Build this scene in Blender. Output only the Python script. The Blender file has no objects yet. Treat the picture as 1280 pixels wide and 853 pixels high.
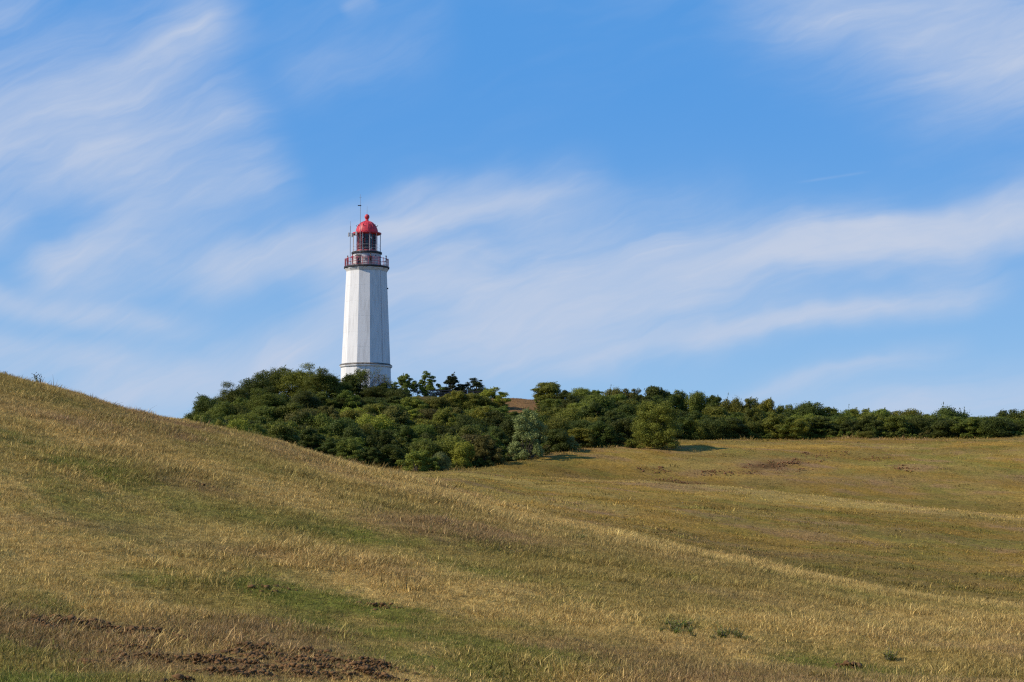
import bpy, bmesh, math, random
import numpy as np
from mathutils import Vector, Matrix

# ------------------------------------------------------------------ camera, sky, sun, exposure
scene = bpy.context.scene
COL = scene.collection
F = 2400.0                    # focal length in pixels of the 1280 px wide photograph
EYE = 1.7
HORIZON = 650.0
PITCH = math.atan((HORIZON - 426.5) / F)
cam_data = bpy.data.cameras.new('camera')
cam_data.sensor_width = 36.0
cam_data.lens = F / 1280.0 * 36.0
cam_data.clip_start = 0.1
cam_data.clip_end = 20000
cam = bpy.data.objects.new('camera', cam_data)
COL.objects.link(cam)
cam.location = (0, 0, EYE)
cam.rotation_euler = (math.pi / 2 + PITCH, 0, 0)
scene.camera = cam

SUN_EL = math.radians(36.0)
SUN_AZ = math.radians(-103.0)           # clockwise from +Y (the view direction): left, a little towards the camera
SUN_DIR = Vector((math.sin(SUN_AZ) * math.cos(SUN_EL), math.cos(SUN_AZ) * math.cos(SUN_EL), math.sin(SUN_EL)))
sun_data = bpy.data.lights.new('sun', 'SUN')
sun_data.energy = 4.8
sun_data.angle = math.radians(0.53)
sun_data.color = (1.0, 0.91, 0.78)
sun = bpy.data.objects.new('sun', sun_data)
COL.objects.link(sun)
sun.location = (-60, -20, 60)
sun.rotation_euler = SUN_DIR.to_track_quat('Z', 'Y').to_euler()

scene.view_settings.view_transform = 'Standard'
scene.view_settings.look = 'None'
scene.view_settings.exposure = 0.0
scene.view_settings.gamma = 1.0
scene.view_settings.use_curve_mapping = False
scene.cycles.max_bounces = 4
scene.cycles.use_denoising = False
scene.cycles.filter_width = 1.25
scene.cycles.use_adaptive_sampling = False
scene.cycles.transparent_max_bounces = 12

def ray(x, y):
    """pixel of the photograph -> azimuth (clockwise from +Y) and tangent of elevation"""
    x = np.asarray(x, float); y = np.asarray(y, float)
    u = (x - 640.0) / F; v = (426.5 - y) / F
    dx = u; dy = math.cos(PITCH) - v * math.sin(PITCH); dz = math.sin(PITCH) + v * math.cos(PITCH)
    h = np.hypot(dx, dy)
    return np.arctan2(dx, dy), dz / h

def project(X, Y, Z):
    yy = Y * math.cos(PITCH) + (Z - EYE) * math.sin(PITCH)
    vv = -Y * math.sin(PITCH) + (Z - EYE) * math.cos(PITCH)
    yy = np.maximum(yy, 0.1)
    return 640 + F * X / yy, 426.5 - F * vv / yy

# ---- world: Nishita sky with high cirrus
world = bpy.data.worlds.new('World'); scene.world = world
world.use_nodes = True
world.cycles.sampling_method = 'MANUAL'; world.cycles.sample_map_resolution = 512
WN = world.node_tree; WN.nodes.clear()

class NB:
    """small node builder"""
    def __init__(s, tree): s.t = tree
    def n(s, typ, **kw):
        nd = s.t.nodes.new(typ)
        for k, v in kw.items(): setattr(nd, k, v)
        return nd
    def setin(s, sock, v):
        if isinstance(v, bpy.types.NodeSocket): s.t.links.new(v, sock)
        elif v is not None: sock.default_value = v
    def m(s, op, a, b=None, c=None, clamp=False):
        nd = s.n('ShaderNodeMath', operation=op, use_clamp=clamp)
        s.setin(nd.inputs[0], a); s.setin(nd.inputs[1], b); s.setin(nd.inputs[2], c)
        return nd.outputs[0]
    def vm(s, op, a, b=None):
        nd = s.n('ShaderNodeVectorMath', operation=op)
        s.setin(nd.inputs[0], a); s.setin(nd.inputs[1], b)
        return nd.outputs['Value'] if op in ('DOT_PRODUCT', 'LENGTH') else nd.outputs[0]
    def noise(s, vec, scale, detail=4, rough=0.55, dist=0.0):
        nd = s.n('ShaderNodeTexNoise')
        s.setin(nd.inputs['Vector'], vec); nd.inputs['Scale'].default_value = scale
        nd.inputs['Detail'].default_value = detail; nd.inputs['Roughness'].default_value = rough
        nd.inputs['Distortion'].default_value = dist
        return nd.outputs['Fac']
    def ramp(s, v, a, b, lo=0.0, hi=1.0, smooth=True):
        nd = s.n('ShaderNodeMapRange')
        if smooth: nd.interpolation_type = 'SMOOTHSTEP'
        s.setin(nd.inputs['Value'], v)
        nd.inputs['From Min'].default_value = a; nd.inputs['From Max'].default_value = b
        nd.inputs['To Min'].default_value = lo; nd.inputs['To Max'].default_value = hi
        return nd.outputs[0]
    def mix(s, fac, a, b, typ='MIX'):
        nd = s.n('ShaderNodeMix', data_type='RGBA', blend_type=typ)
        s.setin(nd.inputs[0], fac); s.setin(nd.inputs[6], a); s.setin(nd.inputs[7], b)
        return nd.outputs[2]
    def link(s, a, b): s.t.links.new(a, b)

w = NB(WN)
out = w.n('ShaderNodeOutputWorld'); bg = w.n('ShaderNodeBackground')
bg.inputs['Strength'].default_value = 0.1
w.link(bg.outputs[0], out.inputs[0])
sky = w.n('ShaderNodeTexSky', sky_type='NISHITA', sun_disc=False)
sky.sun_elevation = SUN_EL
sky.sun_rotation = SUN_AZ
sky.altitude = 0; sky.air_density = 1.0; sky.dust_density = 0.0; sky.ozone_density = 2.5
# sky coordinates: azimuth and elevation in units of 1000 photograph pixels
tc = w.n('ShaderNodeTexCoord')
nrm = w.vm('NORMALIZE', tc.outputs['Generated'])
sep = w.n('ShaderNodeSeparateXYZ'); w.link(nrm, sep.inputs[0])
az = w.m('ARCTAN2', sep.outputs[0], sep.outputs[1])
el = w.m('ARCSINE', sep.outputs[2])
comb = w.n('ShaderNodeCombineXYZ')
w.link(w.m('MULTIPLY', az, 2.4), comb.inputs[0]); w.link(w.m('MULTIPLY', el, 2.4), comb.inputs[1])
P0 = comb.outputs[0]
blue = w.n('ShaderNodeValToRGB'); w.link(w.m('MULTIPLY', el, 2 / math.pi), blue.inputs[0])
cr = blue.color_ramp; cr.interpolation = 'EASE'
cr.elements[0].position = 0.0; cr.elements[0].color = (0.30, 0.54, 0.85, 1)
cr.elements[1].position = 1.0; cr.elements[1].color = (0.030, 0.12, 0.40, 1)
e_ = cr.elements.new(0.15); e_.color = (0.080, 0.33, 0.80, 1)
e_ = cr.elements.new(0.4); e_.color = (0.055, 0.22, 0.60, 1)
sky_col = w.mix(0.84, sky.outputs[0], w.mix(1.0, blue.outputs[0], (10, 10, 10, 1), 'MULTIPLY'))
wn = w.n('ShaderNodeTexNoise'); w.link(P0, wn.inputs['Vector'])
wn.inputs['Scale'].default_value = 3.5; wn.inputs['Detail'].default_value = 4; wn.inputs['Roughness'].default_value = 0.55
warp = w.vm('SCALE', w.vm('SUBTRACT', wn.outputs['Color'], (0.5, 0.5, 0.5)))
warp.node.inputs['Scale'].default_value = 0.10
P = w.vm('ADD', P0, warp)
def skyp(x, y):
    a, t = ray(x, y)
    return (float(a) * 2.4, math.atan(float(t)) * 2.4, 0.0)
# streaks of cirrus: x1, y1, x2, y2, half width, density
STREAKS = [
    (-250, 190, 200, 130, 70, .85), (90, 215, 330, 120, 55, .60), (90, 140, 300, -20, 40, .62), (-150, 60, 60, -10, 40, .35), (-100, 230, 330, 205, 30, .35),
    (30, 360, 200, 262, 24, .75), (150, 290, 360, 222, 30, .60), (-120, 345, 40, 275, 22, .45), (60, 365, 300, 300, 40, .35),
    (-100, 368, 270, 410, 15, .60), (-100, 425, 260, 455, 20, .50), (230, 358, 470, 296, 26, .80), (-100, 480, 200, 440, 24, .40),
    (410, 305, 745, 222, 26, .95), (380, 385, 620, 330, 44, .75), (520, 405, 980, 330, 56, .95), (700, 345, 1000, 275, 16, .4), (820, 350, 1500, 228, 34, .95), (960, 315, 1400, 218, 13, .6),
    (470, 255, 660, 205, 16, .45), (660, 455, 1260, 360, 15, .85), (860, 512, 1200, 435, 15, .55), (60, 512, 460, 435, 36, .85),
    (430, 455, 780, 405, 40, .70), (960, 540, 1450, 465, 30, .65), (930, -60, 1400, 90, 78, .80), (1080, 20, 1500, 130, 44, .40),
    (425, 22, 465, 4, 10, .30), (330, 100, 560, 40, 40, .25), (1000, 228, 1085, 215, 1.5, .17), (1130, 360, 1260, 340, 20, .3), (760, 430, 1180, 372, 6, .35), (900, 322, 1290, 242, 6, .4), (500, 285, 735, 226, 6, .4), (560, 425, 900, 372, 7, .3), (60, 335, 200, 258, 7, .35), (120, 100, 290, -10, 8, .3), (900, 498, 1130, 447, 5, .3), (560, 310, 900, 240, 30, .25),
]
inv = None
# fibres: noise stretched along curved stream lines that rise to the right, steeper on the left
sp = w.n('ShaderNodeSeparateXYZ'); w.link(P, sp.inputs[0])
def fibre_coords(k1, k2, sx, sy):
    xx = w.m('MINIMUM', w.m('MULTIPLY', sp.outputs[0], sp.outputs[0]), 1.5)
    f = w.m('ADD', w.m('MULTIPLY', sp.outputs[0], k1), w.m('MULTIPLY', xx, k2))
    cb = w.n('ShaderNodeCombineXYZ')
    w.link(w.m('MULTIPLY', sp.outputs[0], sx), cb.inputs[0]); w.link(w.m('MULTIPLY', w.m('SUBTRACT', sp.outputs[1], f), sy), cb.inputs[1])
    return cb.outputs[0]
FC1 = fibre_coords(.30, -.14, 1.6, 6.0)
FC2 = fibre_coords(.42, -.18, 3.4, 20.0)
fib = w.noise(FC1, 2.2, 6, 0.55, 0.9)
fib2 = w.noise(FC2, 2.6, 5, 0.6, 0.8)
for (x1, y1, x2, y2, wd, den) in STREAKS:
    a = Vector(skyp(x1, y1)); b = Vector(skyp(x2, y2))
    dr = b - a; L = dr.length; dr.normalize(); nr = Vector((-dr.y, dr.x, 0)); mid = (a + b) / 2
    base = P0 if wd < 3 else P
    q = w.vm('SUBTRACT', base, tuple(mid))
    s1 = w.m('ABSOLUTE', w.vm('DOT_PRODUCT', q, tuple(dr)))
    s2 = w.m('MULTIPLY', w.vm('DOT_PRODUCT', q, tuple(nr)), 1.0 / (wd / 1000.0))
    g = w.m('EXPONENT', w.m('MULTIPLY', w.m('MULTIPLY', s2, s2), -0.8))
    e = w.ramp(s1, L * 0.62, L * 0.22)
    k = w.m('MULTIPLY', g, e)
    k = w.m('MULTIPLY_ADD', k, -den, 1.0)
    inv = k if inv is None else w.m('MULTIPLY', inv, k)
dens = w.m('SUBTRACT', 1.0, inv)
tex = w.m('MULTIPLY_ADD', fib, 1.1, w.m('MULTIPLY', fib2, 0.5))
edge = w.m('MULTIPLY', w.m('MULTIPLY', dens, w.m('SUBTRACT', 1.08, dens)), 2.1)
dens = w.m('ADD', dens, w.m('MULTIPLY', edge, w.m('SUBTRACT', tex, 0.80)), clamp=True)
dens = w.m('MULTIPLY', dens, w.ramp(tex, 0.50, 1.15, 0.80, 1.08))
# thin veil everywhere, the sky outside the frame included
veil = w.m('MULTIPLY', w.ramp(w.noise(FC1, 0.8, 5, 0.6), 0.45, 0.75), w.ramp(fib, 0.35, 0.7))
dens = w.m('ADD', dens, w.m('MULTIPLY', veil, 0.22))
dens = w.m('MULTIPLY', dens, 0.92, clamp=True)
fin = w.mix(dens, sky_col, (5.35, 6.15, 7.75, 1))
w.link(fin, bg.inputs['Color'])

# ------------------------------------------------------------------ helpers
rng = np.random.default_rng(7)
random.seed(7)

def vnoise(x, y, seed=0):
    xi = np.floor(x).astype(np.int64); yi = np.floor(y).astype(np.int64)
    xf = x - xi; yf = y - yi
    xf = xf * xf * (3 - 2 * xf); yf = yf * yf * (3 - 2 * yf)
    def h(a, b):
        n = (a * 374761393 + b * 668265263 + seed * 1442695041) & 0xffffffff
        n = ((n ^ (n >> 13)) * 1274126177) & 0xffffffff
        n = n ^ (n >> 16)
        return (n & 0xffff) / 65535.0
    a = h(xi, yi); b = h(xi + 1, yi); c = h(xi, yi + 1); d = h(xi + 1, yi + 1)
    return (a * (1 - xf) + b * xf) * (1 - yf) + (c * (1 - xf) + d * xf) * yf

def fbm(x, y, octv=4, seed=0):
    s = 0; amp = 0.5; tot = 0
    for o in range(octv):
        s = s + amp * vnoise(x * 2 ** o, y * 2 ** o, seed + o * 17); tot += amp; amp *= 0.55
    return s / tot

def sstep(a, b, x):
    t = np.clip((x - a) / (b - a), 0, 1)
    return t * t * (3 - 2 * t)

def pchip_slopes(x, y):
    h = np.diff(x); dl = np.diff(y) / h
    m = np.zeros_like(y)
    for i in range(1, len(x) - 1):
        if dl[i - 1] * dl[i] > 0:
            w1 = 2 * h[i] + h[i - 1]; w2 = h[i] + 2 * h[i - 1]
            m[i] = (w1 + w2) / (w1 / dl[i - 1] + w2 / dl[i])
    m[0] = dl[0]; m[-1] = dl[-1]
    return m

def pchip(xk, yk, x):
    xk = np.asarray(xk, float); yk = np.asarray(yk, float); m = pchip_slopes(xk, yk)
    x = np.clip(x, xk[0], xk[-1])
    i = np.clip(np.searchsorted(xk, x) - 1, 0, len(xk) - 2)
    h = xk[i + 1] - xk[i]; t = (x - xk[i]) / h
    return ((2 * t**3 - 3 * t**2 + 1) * yk[i] + (t**3 - 2 * t**2 + t) * h * m[i]
            + (-2 * t**3 + 3 * t**2) * yk[i + 1] + (t**3 - t**2) * h * m[i + 1])

def mesh_from(name, verts, faces, mats=(), smooth=False, mat_idx=None):
    me = bpy.data.meshes.new(name)
    verts = np.asarray(verts, np.float32).reshape(-1, 3)
    if isinstance(faces, np.ndarray):
        nf, k = faces.shape
        me.vertices.add(len(verts)); me.vertices.foreach_set('co', verts.ravel())
        me.loops.add(nf * k); me.loops.foreach_set('vertex_index', faces.ravel().astype(np.int32))
        me.polygons.add(nf)
        me.polygons.foreach_set('loop_start', np.arange(0, nf * k, k, dtype=np.int32))
        me.polygons.foreach_set('loop_total', np.full(nf, k, dtype=np.int32))
        me.update(calc_edges=True)
    else:
        me.from_pydata([tuple(map(float, v)) for v in verts], [], faces)
        me.update()
    for m in mats: me.materials.append(m)
    if mat_idx is not None: me.polygons.foreach_set('material_index', np.asarray(mat_idx, np.int32))
    if smooth: me.polygons.foreach_set('use_smooth', np.ones(len(me.polygons), bool))
    return me

def link(name, me, parent=None):
    o = bpy.data.objects.new(name, me); COL.objects.link(o)
    if parent is not None: o.parent = parent
    return o

def empty(name, loc, rz=0.0, scale=(1, 1, 1)):
    o = bpy.data.objects.new(name, None); COL.objects.link(o)
    o.location = loc; o.rotation_euler = (0, 0, rz); o.scale = scale
    o.empty_display_size = 0.5
    return o

def tag(o, label=None, category=None, group=None, kind=None):
    if label: o['label'] = label
    if category: o['category'] = category
    if group: o['group'] = group
    if kind: o['kind'] = kind
    return o

class MB:
    """collects boxes, tubes and lathes into one mesh"""
    def __init__(s): s.v = []; s.f = []
    def add(s, v, f):
        b = len(s.v); s.v += [tuple(p) for p in v]; s.f += [tuple(i + b for i in q) for q in f]; return s
    def lathe(s, prof, n, ang0=0.0, cap0=True, cap1=True):
        v = []; f = []
        for (r, z) in prof:
            for i in range(n):
                a = ang0 + 2 * math.pi * i / n
                v.append((r * math.sin(a), -r * math.cos(a), z))
        for j in range(len(prof) - 1):
            for i in range(n):
                k = (i + 1) % n
                f.append((j * n + i, j * n + k, (j + 1) * n + k, (j + 1) * n + i))
        if cap0: f.append(tuple(range(n - 1, -1, -1)))
        if cap1: f.append(tuple((len(prof) - 1) * n + i for i in range(n)))
        return s.add(v, f)
    def tube(s, a, b, r0, r1=None, n=6):
        a = Vector(a); b = Vector(b); r1 = r0 if r1 is None else r1
        d = (b - a).normalized(); u = d.orthogonal().normalized(); w_ = d.cross(u)
        v = []
        for (c, r) in ((a, r0), (b, r1)):
            for i in range(n):
                t = 2 * math.pi * i / n
                v.append(c + (u * math.cos(t) + w_ * math.sin(t)) * r)
        f = [(i, (i + 1) % n, n + (i + 1) % n, n + i) for i in range(n)]
        f += [tuple(range(n - 1, -1, -1)), tuple(range(n, 2 * n))]
        return s.add(v, f)
    def path(s, pts, r, n=6, closed=False):
        k = len(pts)
        for i in range(k if closed else k - 1): s.tube(pts[i], pts[(i + 1) % k], r, r, n)
        return s
    def box(s, c, size, rz=0.0):
        hx, hy, hz = [q / 2 for q in size]; ca, sa = math.cos(rz), math.sin(rz)
        v = []
        for z in (-hz, hz):
            for (x, y) in ((-hx, -hy), (hx, -hy), (hx, hy), (-hx, hy)):
                v.append((c[0] + x * ca - y * sa, c[1] + x * sa + y * ca, c[2] + z))
        return s.add(v, [(3, 2, 1, 0), (4, 5, 6, 7), (0, 1, 5, 4), (1, 2, 6, 5), (2, 3, 7, 6), (3, 0, 4, 7)])
    def ball(s, c, r, seg=10, rings=6, sz=1.0):
        v = [(c[0], c[1], c[2] - r * sz)]
        for j in range(1, rings):
            t = -math.pi / 2 + math.pi * j / rings
            for i in range(seg):
                a = 2 * math.pi * i / seg
                v.append((c[0] + r * math.cos(t) * math.cos(a), c[1] + r * math.cos(t) * math.sin(a), c[2] + r * sz * math.sin(t)))
        v.append((c[0], c[1], c[2] + r * sz)); f = []
        for i in range(seg): f.append((0, 1 + (i + 1) % seg, 1 + i))
        for j in range(rings - 2):
            for i in range(seg):
                k = (i + 1) % seg
                f.append((1 + j * seg + i, 1 + j * seg + k, 1 + (j + 1) * seg + k, 1 + (j + 1) * seg + i))
        t = len(v) - 1
        for i in range(seg): f.append((t, 1 + (rings - 2) * seg + i, 1 + (rings - 2) * seg + (i + 1) % seg))
        return s.add(v, f)
    def build(s, name, m, parent=None, smooth=False):
        return link(name, mesh_from(name, s.v, s.f, [m], smooth), parent)

# ------------------------------------------------------------------ materials
def new_mat(name):
    m = bpy.data.materials.new(name); m.use_nodes = True
    t = m.node_tree; t.nodes.clear(); b = NB(t)
    o = b.n('ShaderNodeOutputMaterial')
    p = b.n('ShaderNodeBsdfPrincipled'); p.inputs['Roughness'].default_value = 0.8
    p.inputs['Specular IOR Level'].default_value = 0.2
    b.link(p.outputs[0], o.inputs[0])
    return m, b, p, o

def simple_mat(name, col, rough=0.7, var=0.25, scale=6.0, metal=0.0, spec=0.3, bump=0.0):
    m, b, p, o = new_mat(name)
    tcn = b.n('ShaderNodeTexCoord')
    nz = b.noise(tcn.outputs['Object'], scale, 5, 0.6)
    c1 = tuple(q * (1 - var) for q in col) + (1,); c2 = tuple(min(1, q * (1 + var)) for q in col) + (1,)
    b.link(b.mix(b.ramp(nz, 0.3, 0.7), c1, c2), p.inputs['Base Color'])
    p.inputs['Roughness'].default_value = rough; p.inputs['Metallic'].default_value = metal
    p.inputs['Specular IOR Level'].default_value = spec
    if bump:
        bn = b.n('ShaderNodeBump'); bn.inputs['Strength'].default_value = bump; bn.inputs['Distance'].default_value = 0.02
        b.link(nz, bn.inputs['Height']); b.link(bn.outputs[0], p.inputs['Normal'])
    return m

def leaf_mat(name, col=None, trans=0.22):
    m, b, p, o = new_mat(name)
    at = b.n('ShaderNodeAttribute', attribute_name='tone')
    oi = b.n('ShaderNodeObjectInfo')
    base = oi.outputs['Color'] if col is None else tuple(col) + (1,)
    c = b.mix(1.0, base, b.mix(at.outputs['Fac'], (0.62, 0.64, 0.66, 1), (1.50, 1.40, 1.15, 1)), 'MULTIPLY')
    hsn = b.n('ShaderNodeHueSaturation'); b.link(c, hsn.inputs['Color'])
    b.link(b.m('MULTIPLY_ADD', oi.outputs['Random'], 0.035, 0.483), hsn.inputs['Hue'])
    b.link(b.m('MULTIPLY_ADD', oi.outputs['Random'], 0.5, 0.75), hsn.inputs['Value'])
    b.link(hsn.outputs[0], p.inputs['Base Color'])
    p.inputs['Roughness'].default_value = 0.6; p.inputs['Specular IOR Level'].default_value = 0.18
    tr = b.n('ShaderNodeBsdfTranslucent'); b.link(hsn.outputs[0], tr.inputs['Color'])
    mx = b.n('ShaderNodeMixShader'); mx.inputs[0].default_value = trans
    b.link(p.outputs[0], mx.inputs[1]); b.link(tr.outputs[0], mx.inputs[2]); b.link(mx.outputs[0], o.inputs[0])
    return m

def grass_mat():
    m, b, p, o = new_mat('grass_blades')
    at = b.n('ShaderNodeAttribute', attribute_type='INSTANCER', attribute_name='tint')
    tn = b.n('ShaderNodeAttribute', attribute_name='tone')
    c = b.mix(tn.outputs['Fac'], (0.40, 0.38, 0.33, 1), (1.55, 1.52, 1.48, 1))
    c = b.mix(1.0, at.outputs['Color'], c, 'MULTIPLY')
    b.link(c, p.inputs['Base Color'])
    p.inputs['Roughness'].default_value = 0.7; p.inputs['Specular IOR Level'].default_value = 0.15
    tr = b.n('ShaderNodeBsdfTranslucent'); b.link(c, tr.inputs['Color'])
    mx = b.n('ShaderNodeMixShader'); mx.inputs[0].default_value = 0.25
    b.link(p.outputs[0], mx.inputs[1]); b.link(tr.outputs[0], mx.inputs[2]); b.link(mx.outputs[0], o.inputs[0])
    return m

def ground_mat():
    m, b, p, o = new_mat('meadow_ground')
    at = b.n('ShaderNodeAttribute', attribute_name='tint')
    ge = b.n('ShaderNodeNewGeometry')
    n1 = b.noise(ge.outputs['Position'], 3.5, 8, 0.7)
    n2 = b.noise(ge.outputs['Position'], 0.8, 6, 0.65)
    c = b.mix(b.ramp(n1, 0.3, 0.7), (0.5, 0.5, 0.5, 1), (1.3, 1.25, 1.15, 1))
    c = b.mix(1.0, at.outputs['Color'], c, 'MULTIPLY')
    n3 = b.noise(ge.outputs['Position'], 22.0, 6, 0.75)
    c = b.mix(1.0, c, b.mix(b.ramp(n3, 0.32, 0.68), (0.42, 0.40, 0.36, 1), (1.45, 1.42, 1.35, 1)), 'MULTIPLY')
    c = b.mix(b.ramp(n2, 0.35, 0.7, 0.0, 0.35), c, (0.20, 0.135, 0.04, 1))
    b.link(c, p.inputs['Base Color'])
    p.inputs['Roughness'].default_value = 0.95; p.inputs['Specular IOR Level'].default_value = 0.05
    bn = b.n('ShaderNodeBump'); bn.inputs['Strength'].default_value = 0.8; bn.inputs['Distance'].default_value = 0.12
    b.link(n1, bn.inputs['Height']); b.link(bn.outputs[0], p.inputs['Normal'])
    return m

def plaster_mat():
    m, b, p, o = new_mat('white_tower_paint')
    tcn = b.n('ShaderNodeTexCoord')
    mpn = b.n('ShaderNodeMapping'); mpn.inputs['Scale'].default_value = (1.6, 1.6, 0.16)
    b.link(tcn.outputs['Object'], mpn.inputs['Vector'])
    st = b.noise(mpn.outputs[0], 1.7, 7, 0.65)
    fine = b.noise(tcn.outputs['Object'], 2.2, 6, 0.7)
    c = b.mix(b.ramp(st, 0.42, 0.72, 0.0, 0.75), (0.80, 0.785, 0.76, 1), (0.58, 0.565, 0.54, 1))
    c = b.mix(b.ramp(fine, 0.52, 0.75, 0.0, 0.4), c, (0.62, 0.61, 0.58, 1))
    b.link(c, p.inputs['Base Color']); p.inputs['Roughness'].default_value = 0.75
    bn = b.n('ShaderNodeBump'); bn.inputs['Strength'].default_value = 0.5; bn.inputs['Distance'].default_value = 0.03
    b.link(b.noise(tcn.outputs['Object'], 9.0, 5, 0.7), bn.inputs['Height']); b.link(bn.outputs[0], p.inputs['Normal'])
    return m

def glass_mat():
    m, b, p, o = new_mat('lantern_glass')
    tr = b.n('ShaderNodeBsdfTransparent'); tr.inputs[0].default_value = (0.74, 0.78, 0.80, 1)
    gl = b.n('ShaderNodeBsdfGlossy'); gl.inputs['Roughness'].default_value = 0.05
    fr = b.n('ShaderNodeFresnel'); fr.inputs[0].default_value = 1.45
    mx = b.n('ShaderNodeMixShader'); b.link(fr.outputs[0], mx.inputs[0])
    b.link(tr.outputs[0], mx.inputs[1]); b.link(gl.outputs[0], mx.inputs[2]); b.link(mx.outputs[0], o.inputs[0])
    return m

M_GROUND = ground_mat(); M_GRASS = grass_mat(); M_WHITE = plaster_mat(); M_GLASS = glass_mat()
LEAFCOL = {'dark': (0.080, 0.098, 0.016), 'mid': (0.135, 0.158, 0.023), 'olive': (0.180, 0.190, 0.027), 'yellow': (0.235, 0.238, 0.028),
           'brown': (0.140, 0.128, 0.030), 'silver': (0.195, 0.215, 0.075), 'pine': (0.030, 0.040, 0.013), 'lone': (0.190, 0.212, 0.030)}
M_LEAVES = leaf_mat('shrub_leaves', None, 0.25)
M_LEAF = {k: leaf_mat(k + '_leaves', LEAFCOL[k]) for k in ('dark', 'mid', 'olive', 'brown')}
M_LEAF['weed'] = leaf_mat('weed_leaves', (0.20, 0.235, 0.045))
M_BARK = simple_mat('bark', (0.075, 0.058, 0.045), 0.9, 0.35, 8)
M_TWIG = simple_mat('grey_twig', (0.16, 0.12, 0.105), 0.9, 0.3, 8)
M_SOIL = simple_mat('dug_soil', (0.150, 0.076, 0.026), 0.95, 0.45, 9, bump=0.6)
M_SOILFAR = simple_mat('reddish_soil', (0.190, 0.090, 0.036), 0.95, 0.4, 5, bump=0.6)
M_RED = simple_mat('red_dome_paint', (0.60, 0.045, 0.06), 0.5, 0.24, 3.5, spec=0.4)
M_PINK = simple_mat('faded_red_paint', (0.50, 0.12, 0.13), 0.6, 0.25, 4)
M_RAIL = simple_mat('railing_red', (0.36, 0.055, 0.065), 0.6, 0.3, 4)
M_DARK = simple_mat('dark_iron', (0.035, 0.032, 0.036), 0.6, 0.3, 5)
M_GREY = simple_mat('grey_metal', (0.33, 0.33, 0.35), 0.5, 0.15, 5)
M_PALE = simple_mat('pale_post_paint', (0.62, 0.56, 0.54), 0.6, 0.12, 5)
M_STAIN = simple_mat('stained_ledge', (0.15, 0.135, 0.115), 0.85, 0.55, 3)
M_CABIN = simple_mat('grey_cabin_paint', (0.50, 0.49, 0.50), 0.7, 0.16, 3)
M_FLOOR = simple_mat('gallery_floor', (0.40, 0.38, 0.32), 0.85, 0.25, 4)
M_LENS = simple_mat('dark_lens', (0.020, 0.035, 0.042), 0.25, 0.3, 2, spec=0.6)
M_WOOD = simple_mat('weathered_wood', (0.15, 0.085, 0.06), 0.85, 0.35, 6)
M_WOODPALE = simple_mat('pale_post', (0.62, 0.59, 0.54), 0.8, 0.2, 6)
M_RUBBER = simple_mat('rubber', (0.025, 0.025, 0.025), 0.8, 0.2, 5)

# ------------------------------------------------------------------ the lie of the land
# feature lines running across the view: pixels of the photograph with the distance in metres
def line(pts):
    pts = np.array(pts, float)
    a, t = ray(pts[:, 0], pts[:, 1])
    return a, pts[:, 2], EYE + pts[:, 2] * t
CREST = [(-400, 372, 66), (-150, 433, 64), (0, 473, 62), (80, 495, 61), (150, 514, 60), (230, 529, 60), (320, 550, 59), (400, 572, 58), (450, 586, 57),
         (540, 607, 56), (638, 634, 55), (750, 659, 54), (848, 681, 53), (960, 704, 52), (1108, 737, 51), (1280, 762, 50), (1450, 785, 49), (1700, 815, 48)]
LINES = [
    line([(-400, 853, 19), (0, 853, 20), (640, 853, 22), (1280, 853, 24), (1700, 853, 25)]),
    None,                                                   # mid slope, set below
    line(CREST),
    line([(x, y + 34, d + 13) for (x, y, d) in CREST]),     # the ground falls away behind the crest
    line([(-400, 560, 105), (0, 580, 105), (300, 600, 105), (500, 612, 106), (560, 617, 106), (640, 640, 105), (760, 660, 102), (960, 697, 98), (1108, 720, 95), (1280, 745, 92), (1700, 765, 90)]),
    line([(-400, 560, 165), (0, 568, 165), (300, 583, 168), (480, 592, 170), (573, 592, 170), (660, 597, 168), (737, 602, 166), (835, 606, 163), (930, 613, 160), (1078, 628, 156), (1280, 648, 152), (1700, 680, 148)]),
    line([(-400, 560, 182), (0, 566, 182), (300, 578, 184), (480, 592, 186), (573, 597, 186), (660, 608, 184), (737, 618, 182), (835, 624, 180), (930, 633, 177), (1078, 649, 173), (1280, 670, 169), (1700, 702, 165)]),
    line([(-400, 565, 205), (0, 565, 205), (300, 570, 205), (480, 586, 200), (530, 590, 198), (590, 587, 200), (620, 581, 204), (685, 571, 212), (717, 566, 217), (790, 557, 226), (860, 552, 234), (950, 550, 238), (1280, 548, 240), (1700, 546, 240)]),
    line([(-400, 560, 258), (0, 558, 258), (240, 545, 258), (300, 536, 258), (400, 530, 256), (500, 536, 254), (590, 536, 255), (640, 533, 256), (760, 530, 260), (860, 540, 262), (950, 546, 265), (1280, 547, 268), (1700, 545, 268)]),
    line([(-400, 545, 300), (0, 545, 300), (200, 535, 300), (260, 520, 300), (350, 503, 300), (460, 495, 300), (560, 497, 300), (610, 499, 300), (640, 499, 300), (700, 506, 300), (800, 517, 300), (900, 530, 300), (1000, 540, 300), (1280, 545, 300), (1700, 545, 300)]),
    line([(-400, 552, 345), (0, 552, 345), (260, 530, 345), (460, 512, 345), (640, 512, 345), (800, 528, 345), (1000, 546, 345), (1280, 550, 345), (1700, 550, 345)]),
    line([(-400, 620, 480), (640, 600, 480), (1700, 620, 480)]),
    line([(-400, 665, 4000), (640, 665, 4000), (1700, 665, 4000)]),
]
AZG = np.linspace(ray(-380, 600)[0], ray(1680, 600)[0], 500)
def sample_line(L): return np.stack([pchip(L[0], L[1], AZG), pchip(L[0], L[2], AZG)])
GR = [sample_line(L) if L is not None else None for L in LINES]
b0, b2 = GR[0], GR[2]
dm = b0[0] + (b2[0] - b0[0]) * 0.55
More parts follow.
